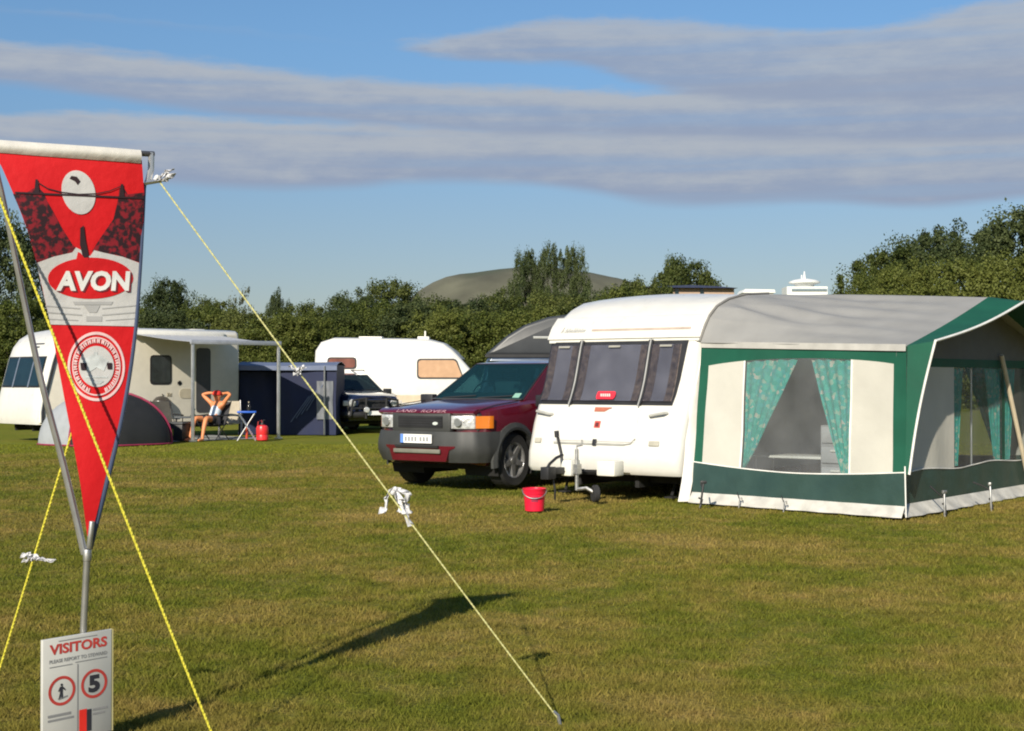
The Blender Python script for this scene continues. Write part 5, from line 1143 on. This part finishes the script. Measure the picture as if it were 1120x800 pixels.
tie('tied_strip', 'frayed white rope end knotted at the top bracket of the pennant', P(170, 196, 6.23),
    [([(0,0,0), (7*s3_,0,4*s3_), (17*s3_,.01,11*s3_)], .022, .4), ([(0,0,0), (9*s3_,0,-1*s3_), (19*s3_,0,6*s3_)], .018, 1.5)], .026)
kt = P(331, 402, 6.3)
tie('tied_strip', 'small pale knot on the rope before the blue tent', kt, [([(0,0,0), (-8*s_,0,-3*s_), (-14*s_,0,2*s_)], .02, .4), ([(0,0,0), (-4*s_,0,-6*s_), (-9*s_,0,-8*s_)], .016, 1.2)], .016)

# ------------------------------------------------------------------ visitors sign (A3 board at the foot of the pole)
sa, sb = P(47, 700, 5.93), P(122, 686, 6.15); sx_ = Vector((sb.x - sa.x, sb.y - sa.y, 0)); SWd = sx_.length; ang = math.atan2(sx_.y, sx_.x)
SH = .425
sg = thing('visitors_sign', 'white visitors sign with red letters and two red rings at the foot of the pole', 'sign', (sa.x, sa.y, 0), ang)
ztop = .447; z0s = ztop - SH
tl = sb.z - sa.z
def SP(x, y, lay=0): return (x * SWd, -.006 - .0012 * lay, z0s + y * SH + tl * .5 * (x - .5) * 1.1)
m_sign = M('sign_white', (.50, .50, .47), .45, var=.06, scale=7)
b = MB(); b.prism([(0, 0), (1, 0), (1, 1), (0, 1)], lambda p: SP(p[0], p[1]), lambda p: (SP(p[0], p[1])[0], .014, SP(p[0], p[1])[2])); board = b.build('board', m_sign, sg, bevel=.002)
b = MB(); b.prism([(1.0, 0), (1.03, 0), (1.03, 1), (1.0, 1)], lambda p: (p[0]*SWd, -.004, SP(p[0], p[1])[2]), lambda p: (p[0]*SWd, .014, SP(p[0], p[1])[2])); b.build('edge_strip', M('yellow_wood_edge', (.50, .45, .22), .6), sg, smooth=False)
b = MB(); b.tube([(SWd*.62, .02, ztop - .1), (SWd*.62, .03, 0.0)], .012, 8); b.build('stake', m_alu, sg)
m_sred = M('sign_red', (.48, .05, .04), .5, var=.1); m_sblk = M('sign_black', (.03, .03, .04), .5); m_sgry = M('sign_grey', (.25, .25, .25), .5)
def stext(nm, txt, x0, x1, y0, y1, mt, bold=.01, lay=1):
    vs, fs, a = text_mesh(txt, bold); b = MB(); b.add([SP(x0 + (x1-x0)*x, y0 + (y1-y0)*y, lay) for x, y in vs], fs); b.build(nm, mt, board, smooth=False)
stext('heading', 'VISITORS', .09, .93, .845, .945, m_sred, .035)
stext('text_line', 'PLEASE REPORT TO STEWARD', .09, .93, .765, .80, m_sgry, .02)
def sline(nm, x0, x1, y, hgt, mt):
    b = MB(); b.add([SP(x0, y, 1), SP(x1, y, 1), SP(x1, y + hgt, 1), SP(x0, y + hgt, 1)], [(0,1,2,3)]); b.build(nm, mt, board, smooth=False)
sline('divider', .49, .505, .0, .72, m_sgry); sline('text_line', .22, .78, .965, .008, m_sgry); sline('text_line', .09, .42, .725, .008, m_sgry); sline('text_line', .46, .93, .735, .008, m_sgry)
def sring(cx, cy, r0, r1, mt, nm):
    b = MB(); n = 40; vs = []
    for k in range(n):
        a = 2*math.pi*k/n; vs += [SP(cx + r0*math.cos(a)/SWd, cy + r0*math.sin(a)/SH, 1), SP(cx + r1*math.cos(a)/SWd, cy + r1*math.sin(a)/SH, 1)]
    b.add(vs, [(2*k, 2*k+1, (2*k+3) % (2*n), (2*k+2) % (2*n)) for k in range(n)]); b.build(nm, mt, board, smooth=False)
sring(.27, .49, .048, .060, m_sred, 'red_ring'); sring(.74, .50, .048, .060, m_sred, 'red_ring')
stext('numeral', '5', .655, .825, .415, .585, m_sblk, .05)
def spoly(nm, pts, mt, cx, cy, sc):
    b = MB(); b.add([SP(cx + x*sc/SWd, cy + y*sc/SH, 1.5) for x, y in pts], [tuple(range(len(pts)))]); b.build(nm, mt, board, smooth=False)
spoly('walking_figure', [(math.cos(a)*.13 - .05, .62 + math.sin(a)*.13) for a in [k*math.pi/8 for k in range(16)]], m_sblk, .27, .49, .04)
spoly('walking_figure', [(-.22,.45),(.08,.45),(.42,.05),(.34,-.02),(.08,.2),(.06,-.2),(.12,-.8),(-.06,-.8),(-.10,-.25),(-.20,-.8),(-.38,-.8),(-.22,-.15),(-.24,.1),(-.36,-.05),(-.44,0)], m_sblk, .27, .49, .04)
spoly('ground_mark', [(-.5,-.72),(.6,-.55),(.62,-.66),(-.4,-.88)], m_sgry, .27, .49, .04)
sline('text_line', .07, .44, .21, .02, m_sgry); sline('text_line', .07, .40, .25, .025, m_sgry)
sline('red_block', .52, .63, .03, .24, M('sign_bright_red', (.75, .03, .02), .5)); sline('black_block', .635, .70, .05, .21, m_sblk); sline('text_line', .72, .94, .235, .022, m_sgry); sline('text_line', .72, .90, .195, .02, m_sgry)
# ------------------------------------------------------------------ camp under the canopy
def skin(name, nodes, edges, mat_, parent, sub=2, root=0):
    """one continuous surface grown over a jointed skeleton: nodes = [(point, radius)]"""
    me = bpy.data.meshes.new(name); me.from_pydata([tuple(n[0]) for n in nodes], edges, []); o = bpy.data.objects.new(name, me); C.objects.link(o)
    sk = o.modifiers.new('skin', 'SKIN'); sk.use_smooth_shade = True
    for i, n in enumerate(nodes):
        v = me.skin_vertices[0].data[i]; r_ = n[1]; v.radius = r_ if isinstance(r_, tuple) else (r_, r_); v.use_root = (i == root)
    o.modifiers.new('sub', 'SUBSURF').levels = sub
    o.modifiers['sub'].render_levels = sub
    bpy.context.view_layer.update()
    m2 = bpy.data.meshes.new_from_object(o.evaluated_get(bpy.context.evaluated_depsgraph_get())); o.modifiers.clear(); o.data = m2
    m2.materials.clear(); m2.materials.append(mat_); m2.polygons.foreach_set('use_smooth', [True] * len(m2.polygons)); o.parent = parent
    return o
m_skin = M('tan_skin', (.64, .24, .10), .55, var=.06, scale=8)  # even orange tan skin tone
m_shirt = M('pale_blue_cotton', (.62, .70, .78), .85, var=.06, bump=.3, bscale=25)
m_cap = M('red_cap', (.60, .03, .02), .8, var=.08)
m_short = M('dark_shorts', (.03, .03, .04), .85)
pd = 36.0; pp = Vector(((232 - 560) / FPX * pd, pd, 0))
pe = thing('person', 'person in red cap sitting with bare arms raised behind the head', 'person', pp, R(-24))
# local: x = to the viewer's right, y = away; the sitter faces -y, reclined in the chair
N_ = []; E_ = []
def node(p, r): N_.append((p, r)); return len(N_) - 1
def chain(i, pts):
    for p, r in pts: j = node(p, r); E_.append((i, j)); i = j
    return i
pel = node((0, .02, .46), .125)
ch = chain(pel, [((0, .10, .60), .120), ((0, .19, .76), .135), ((0, .235, .875), .115), ((0, .24, .95), .058)])
hd = chain(ch, [((0, .215, 1.02), .085), ((0, .205, 1.10), .098), ((0, .215, 1.165), .075)])
for sx in (-1, 1):
    sh = chain(3, [((sx*.165, .245, .885), .068)])
    elb = chain(sh, [((sx*.28, .20, 1.00), .052), ((sx*.42, .17, 1.12), .045)])
    wr = chain(elb, [((sx*.27, .27, 1.16), .038), ((sx*.12, .335, 1.15), .028)])
    palm = chain(wr, [((sx*.065, .345, 1.14), .032)])
    for k in range(4): chain(palm, [((sx*(.025), .345 + .004*k, 1.175 - .022*k), .011), ((sx*(-.012 + .006*abs(k-1)), .338, 1.18 - .024*k), .010)])
    chain(palm, [((sx*.075, .33, 1.085), .013), ((sx*.05, .315, 1.06), .011)])
    hip = chain(pel, [((sx*.10, -.04, .47), .095)])
    kn = chain(hip, [((sx*.13, -.26, .53), .082), ((sx*.16, -.47, .55), .062)])
    an = chain(kn, [((sx*.17, -.56, .34), .056), ((sx*.18, -.64, .10), .037)])
    chain(an, [((sx*.18, -.63, .045), .042), ((sx*.19, -.75, .035), .036), ((sx*.195, -.84, .03), .026)])
bd = skin('body', N_, E_, m_skin, pe)
# face: nose, brow, eyes, mouth, ears
def blob(b, c, r, mi=0): b.lathe([(.001, -1), (.6, -.8), (.95, -.3), (.95, .3), (.6, .8), (.001, 1)], 12, mi, Matrix.Translation(c) @ Matrix.Diagonal((r[0], r[1], r[2], 1)), closed=False)
b = MB(); blob(b, (0, .112, 1.082), (.014, .020, .022)); [blob(b, (s*.094, .21, 1.09), (.012, .022, .030)) for s in (-1, 1)]; fc = b.build('nose_and_ears', m_skin, bd)
b = MB(); [blob(b, (s*.034, .124, 1.105), (.013, .010, .009)) for s in (-1, 1)]; b.build('eyes', M('eye_dark', (.03, .02, .02), .3), bd)
b = MB(); blob(b, (0, .130, 1.045), (.026, .008, .007)); b.build('mouth', M('lips', (.38, .12, .10), .5), bd)
b = MB(); b.lathe([(.108, .0), (.112, .03), (.105, .07), (.075, .105), (.03, .12), (.001, .122)], 24, 0, Matrix.Translation((0, .205, 1.105)), closed=False)
b.slab(lambda u, v: ((2*u-1)*.085*(1-.25*v*v), .205 - .095*(1 - .3*(2*u-1)**2) - .075*v*(1-.5*(2*u-1)**2), 1.125 - .02*v), 10, 4, (0, 0, .008)); b.build('cap', m_cap, pe)
# sleeveless top and shorts over the body
sn = [((0, .03, .50), .142), ((0, .10, .60), .137), ((0, .19, .76), .152), ((0, .225, .845), .125)]
skin('shirt', sn, [(0,1),(1,2),(2,3)], m_shirt, pe)
hn = [((0, .02, .46), .143), ((-.10, -.04, .475), .113), ((-.135, -.30, .545), .094), ((.10, -.04, .475), .113), ((.135, -.30, .545), .094)]
skin('shorts', hn, [(0,1),(1,2),(0,3),(3,4)], m_short, pe)

def camp_chair(label, pos, rz, fabric, frame, group='folding chairs under the canopy', recl=.22):
    t = thing('folding_chair', label, 'chair', pos, rz, group)
    b = MB(); b.slab(lambda u, v: ((u-.5)*.50, -.22 + .46*v, .41 - .03*math.sin(math.pi*u) - .03*v), 8, 6, (0, 0, -.012)); b.build('seat', fabric, t)
    b = MB(); b.slab(lambda u, v: ((u-.5)*.48, .22 + recl*v + .02*math.sin(math.pi*u), .38 + .56*v), 8, 8, (0, .012, 0)); b.build('backrest', fabric, t)
    for sx in (-1, 1):
        b = MB(); b.tube([(sx*.27, -.24, .0), (sx*.27, .20, .42), (sx*.26, .22+recl, .96)], .013, 8); b.build('frame', frame, t)
        b = MB(); b.tube([(sx*.29, .30, .0), (sx*.29, -.20, .43)], .013, 8); b.build('leg', frame, t)
        b = MB(); b.tube([(sx*.30, -.22, .60), (sx*.30, .30, .62)], .018, 8); b.tube([(sx*.29, -.20, .42), (sx*.30, -.20, .60)], .011, 6); b.build('armrest', m_black, t)
    return t
m_cf = M('dark_chair_fabric', (.035, .035, .04), .85, bump=.3, bscale=60); m_bf = M('beige_chair_fabric', (.42, .37, .29), .85, bump=.3, bscale=60)
camp_chair('dark folding chair that the person in the red cap sits on', pp + Vector((0, 0, 0)), R(-24), m_cf, m_black)
camp_chair('beige-backed folding chair between the person and the blue table', P(252, 415, 37.0).to_2d().to_3d(), R(12), m_bf, m_alu)
camp_chair('empty dark folding chair beside the dome tent', P(184, 415, 36.6).to_2d().to_3d(), R(40), M('olive_dark_fabric', (.07, .065, .055), .85), m_black)
# blue camp table with crossed legs, bottle on it
tp = P(270, 415, 35.8).to_2d().to_3d()
t = thing('camp_table', 'small bright blue camp table with crossed silver legs', 'table', tp, R(8))
m_blue = M('bright_blue', (.015, .10, .52), .5)
b = MB(); b.box((0, 0, .70), (.46, .42, .045)); b.build('tabletop', m_blue, t, bevel=.012)
for sy in (-.17, .17):
    for sx in (-1, 1):
        b = MB(); b.tube([(sx*.20, sy, .68), (-sx*.22, sy + .02*sx, .0)], .014, 8); b.build('leg', m_alu, t)
b = MB(); b.tube([(0, -.05, .05), (.01, -.05, .34)], .03, 8); b.build('red_bag_strap', M('red_strap', (.5, .06, .03), .7), t)
bo = thing('bottle', 'dark bottle standing on the bright blue camp table', 'bottle', tp + Vector((.05, 0, .7235)))
b = MB(); b.lathe([(.038, 0), (.042, .01), (.042, .12), (.03, .155), (.015, .18), (.015, .215)], 16); b.build('glass_body', M('dark_bottle', (.02, .02, .018), .15), bo)
b = MB(); b.lathe([(.018, .205), (.018, .23)], 12); b.build('cap', M('pale_cap', (.4, .35, .25), .4), bo)
# red water carrier
wp = G(287, 482)
t = thing('water_carrier', 'bright red water container with dark tap on the grass under the canopy leg', 'container', wp)
b = MB(); b.lathe([(.12, 0), (.145, .02), (.148, .12), (.14, .14), (.148, .16), (.148, .30), (.13, .35), (.06, .38)], 24); b.build('shell', M('carrier_red', (.70, .03, .035), .35), t)
b = MB(); b.lathe([(.045, .38), (.045, .42), (.04, .43)], 16); b.tube([(0, 0, .42), (.03, 0, .50), (.10, 0, .50)], .018, 8); b.build('tap', m_black, t)
b = MB(); b.tube([(-.11, 0, .34), (-.10, 0, .46), (-.02, 0, .50), (.0, 0, .42)], .014, 8); b.build('handle', M('dull_red', (.35, .04, .04), .5), t)
# black cool box with yellow-green panel, kettle barbecue
t = thing('cool_box', 'low black box with yellow-green panel beside the dome tent', 'box', P(192, 415, 35.5).to_2d().to_3d(), R(-20))
b = MB(); b.box((0, 0, .21), (.62, .38, .40)); b.build('case', m_black, t, bevel=.025)
b = MB(); b.box((0, 0, .435), (.66, .42, .05)); b.build('lid', M('dark_lid', (.05, .055, .06), .5), t, bevel=.015)
b = MB(); b.box((-.08, -.196, .22), (.30, .012, .16)); b.build('panel', M('lime_panel', (.30, .32, .05), .5), t, bevel=.005)
t = thing('side_table', 'low dark table with a green can between tent and person', 'table', P(207, 415, 36.6).to_2d().to_3d(), R(10))
b = MB(); b.box((0, 0, .55), (.7, .5, .04)); b.build('tabletop', M('slate_top', (.06, .07, .08), .5), t, bevel=.01)
for sx in (-.31, .31):
    for sy in (-.21, .21):
        b = MB(); b.tube([(sx, sy, .54), (sx*1.1, sy*1.1, 0)], .013, 6); b.build('leg', m_black, t)
t = thing('camping_lantern', 'small dark green lantern on the low dark table', 'lantern', P(207, 415, 36.6).to_2d().to_3d() + Vector((.1, 0, .572)))
b = MB(); b.lathe([(.07, 0), (.075, .02), (.05, .05), (.045, .06)], 16); b.lathe([(.05, .16), (.06, .175), (.03, .20), (.01, .21)], 16); b.build('base', M('lantern_green', (.02, .08, .05), .4), t)
b = MB(); b.lathe([(.042, .06), (.042, .16)], 16); b.build('glass', M('lantern_glass', (.35, .38, .38), .1), t)
t = thing('kettle_barbecue', 'round black barbecue on legs before the cream caravan', 'barbecue', P(176, 415, 37.6).to_2d().to_3d())
b = MB(); b.lathe([(.02, .62), (.16, .66), (.25, .76), (.27, .84)], 24, closed=False); b.build('bowl', m_black, t)
b = MB(); b.lathe([(.275, .84), (.25, .95), (.15, 1.04), (.02, 1.07)], 24, closed=False); b.tube([(-.05, 0, 1.06), (-.05, 0, 1.11), (.05, 0, 1.11), (.05, 0, 1.06)], .012, 6); b.build('lid', M('bbq_lid', (.05, .045, .04), .3), t)
for k in range(3):
    a = 2.1*k + .4; b = MB(); b.tube([(.15*math.cos(a), .15*math.sin(a), .68), (.30*math.cos(a), .30*math.sin(a), 0)], .012, 6); b.build('leg', m_steel, t)
t = thing('groundsheet', 'pale grey groundsheet spread under the canopy furniture', 'groundsheet', P(205, 415, 36.9).to_2d().to_3d(), R(45))
b = MB(); b.slab(lambda u, v: ((u-.5)*3.2, (v-.5)*2.6, .012 + .01*math.sin(u*9)*math.sin(v*7)), 20, 20, (0, 0, -.006)); b.build('sheet', M('groundsheet_grey', (.30, .31, .31), .7, bump=.2), t)

# ------------------------------------------------------------------ dome tent
dd = 33.2; dp = Vector(((103 - 560) / FPX * dd, dd + .9, 0))
t = thing('dome_tent', 'grey and black dome tent with dark pink trim behind the pennant', 'tent', dp, R(6))
m_tg = M('tent_grey', (.30, .32, .34), .7, var=.06, bump=.2, bscale=8); m_tb = M('tent_charcoal', (.014, .015, .016), .7, var=.12, bump=.2, bscale=8); m_tp = M('tent_pink', (.25, .02, .06), .6)
RX, RZ = 1.42, 1.22
def dome_pt(a, v):   # a round, v up
    r_ = (1 - v ** 2.2) ** .5 if v < 1 else 0; r_ = max(0, r_); q_ = 1 + .06 * math.cos(4 * a)
    return Vector((RX * q_ * r_ * math.cos(a), RX * .85 * q_ * r_ * math.sin(a), RZ * v))
for (nm, a0_, a1_, mt) in (('fly_panel', R(125), R(245), m_tg), ('door_panel', R(245), R(395), m_tb), ('fly_panel', R(35), R(125), m_tb)):
    b = MB(); b.grid(lambda u, v: dome_pt(a0_ + (a1_-a0_)*u, v), 24, 14); b.build(nm, mt, t, angle=80)
for a in (R(125), R(245), R(2)):
    b = MB(); b.tube([dome_pt(a, v/14) * 1.01 for v in range(15)], .035, 6); b.build('pole_sleeve', m_tp, t)
b = MB(); b.tube([dome_pt(a * math.pi / 20, .02) * 1.01 + Vector((0, 0, -.02)) for a in range(41)], .022, 6); b.build('hem', m_tp, t)

# ------------------------------------------------------------------ blue tent beside the canopy
bd_ = 39.6; x0, x1 = (261 - 560) / FPX * bd_, (367 - 560) / FPX * 39.3
t = thing('utility_tent', 'dark blue upright tent between the cream caravan and the cars', 'tent', ((x0+x1)/2, 39.5, 0))
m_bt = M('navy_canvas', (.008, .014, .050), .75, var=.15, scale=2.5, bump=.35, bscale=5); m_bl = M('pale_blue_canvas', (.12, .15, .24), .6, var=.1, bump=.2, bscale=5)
hw_ = (x1 - x0) / 2; H_ = 1.88; xm_ = (306 - 315.5) / FPX * 39.5
def wall(nm, p0, p1, mt, zt=H_, zb=.0, th=(0, .01, 0), par=t):
    p0, p1 = Vector(p0), Vector(p1); b = MB()
    b.slab(lambda u, v: p0.lerp(p1, u) + Vector((.006*math.sin(v*9), .02*math.sin(u*11 + v*4), zb + (zt-zb)*v)), 20, 10, th); return b.build(nm, mt, par)
wall('front_panel', (xm_, 0, 0), (hw_, -.10, 0), m_bt); wall('back_panel', (-hw_, 1.8, 0), (hw_, 1.8, 0), m_bt); wall('side_panel', (-hw_, .05, 0), (-hw_, 1.78, 0), m_bt, th=(.01, 0, 0)); wall('side_panel', (hw_, -.08, 0), (hw_, 1.78, 0), m_bt, th=(.01, 0, 0))
wall('door_flap', (-hw_ + .02, .14, 0), (xm_ - .02, .50, 0), m_bt, 1.70)
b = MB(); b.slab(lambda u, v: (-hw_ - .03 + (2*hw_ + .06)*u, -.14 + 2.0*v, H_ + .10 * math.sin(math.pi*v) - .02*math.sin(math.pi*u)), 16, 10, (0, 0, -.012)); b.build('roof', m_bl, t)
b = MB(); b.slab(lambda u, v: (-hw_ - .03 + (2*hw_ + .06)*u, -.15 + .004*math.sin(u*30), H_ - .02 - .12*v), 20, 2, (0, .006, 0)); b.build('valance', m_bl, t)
wp_ = wall('window', (hw_ - .52, -.12, 0), (hw_ - .08, -.125, 0), M('tent_window', (.16, .17, .19), .3), 1.45, .42)
b = MB(); b.tube([(hw_ - .30, -.19, 0), (hw_ - .30, -.17, 1.86)], .022, 6); b.build('pole', m_alu, t)
for k in range(4):
    b = MB(); b.tube([(xm_ + .35 + .14*k, -.10, .35 + .1*k), (xm_ + .85 + .12*k, -.12, 1.05 + .1*k)], .012, 6); b.build('light_streak', m_bl, t)  # added pale strips standing for diagonal light streaks on the front panel
# ------------------------------------------------------------------ render settings
scene.render.engine = 'CYCLES'
scene.view_settings.view_transform = 'Standard'; scene.view_settings.look = 'None'; scene.view_settings.exposure = .35; scene.view_settings.gamma = 1
scene.view_settings.use_curve_mapping = False
scene.cycles.max_bounces = 6; scene.cycles.transparent_max_bounces = 12; scene.cycles.use_denoising = True
scene.cycles.pixel_filter_type = 'BLACKMAN_HARRIS'; scene.cycles.filter_width = 2.0
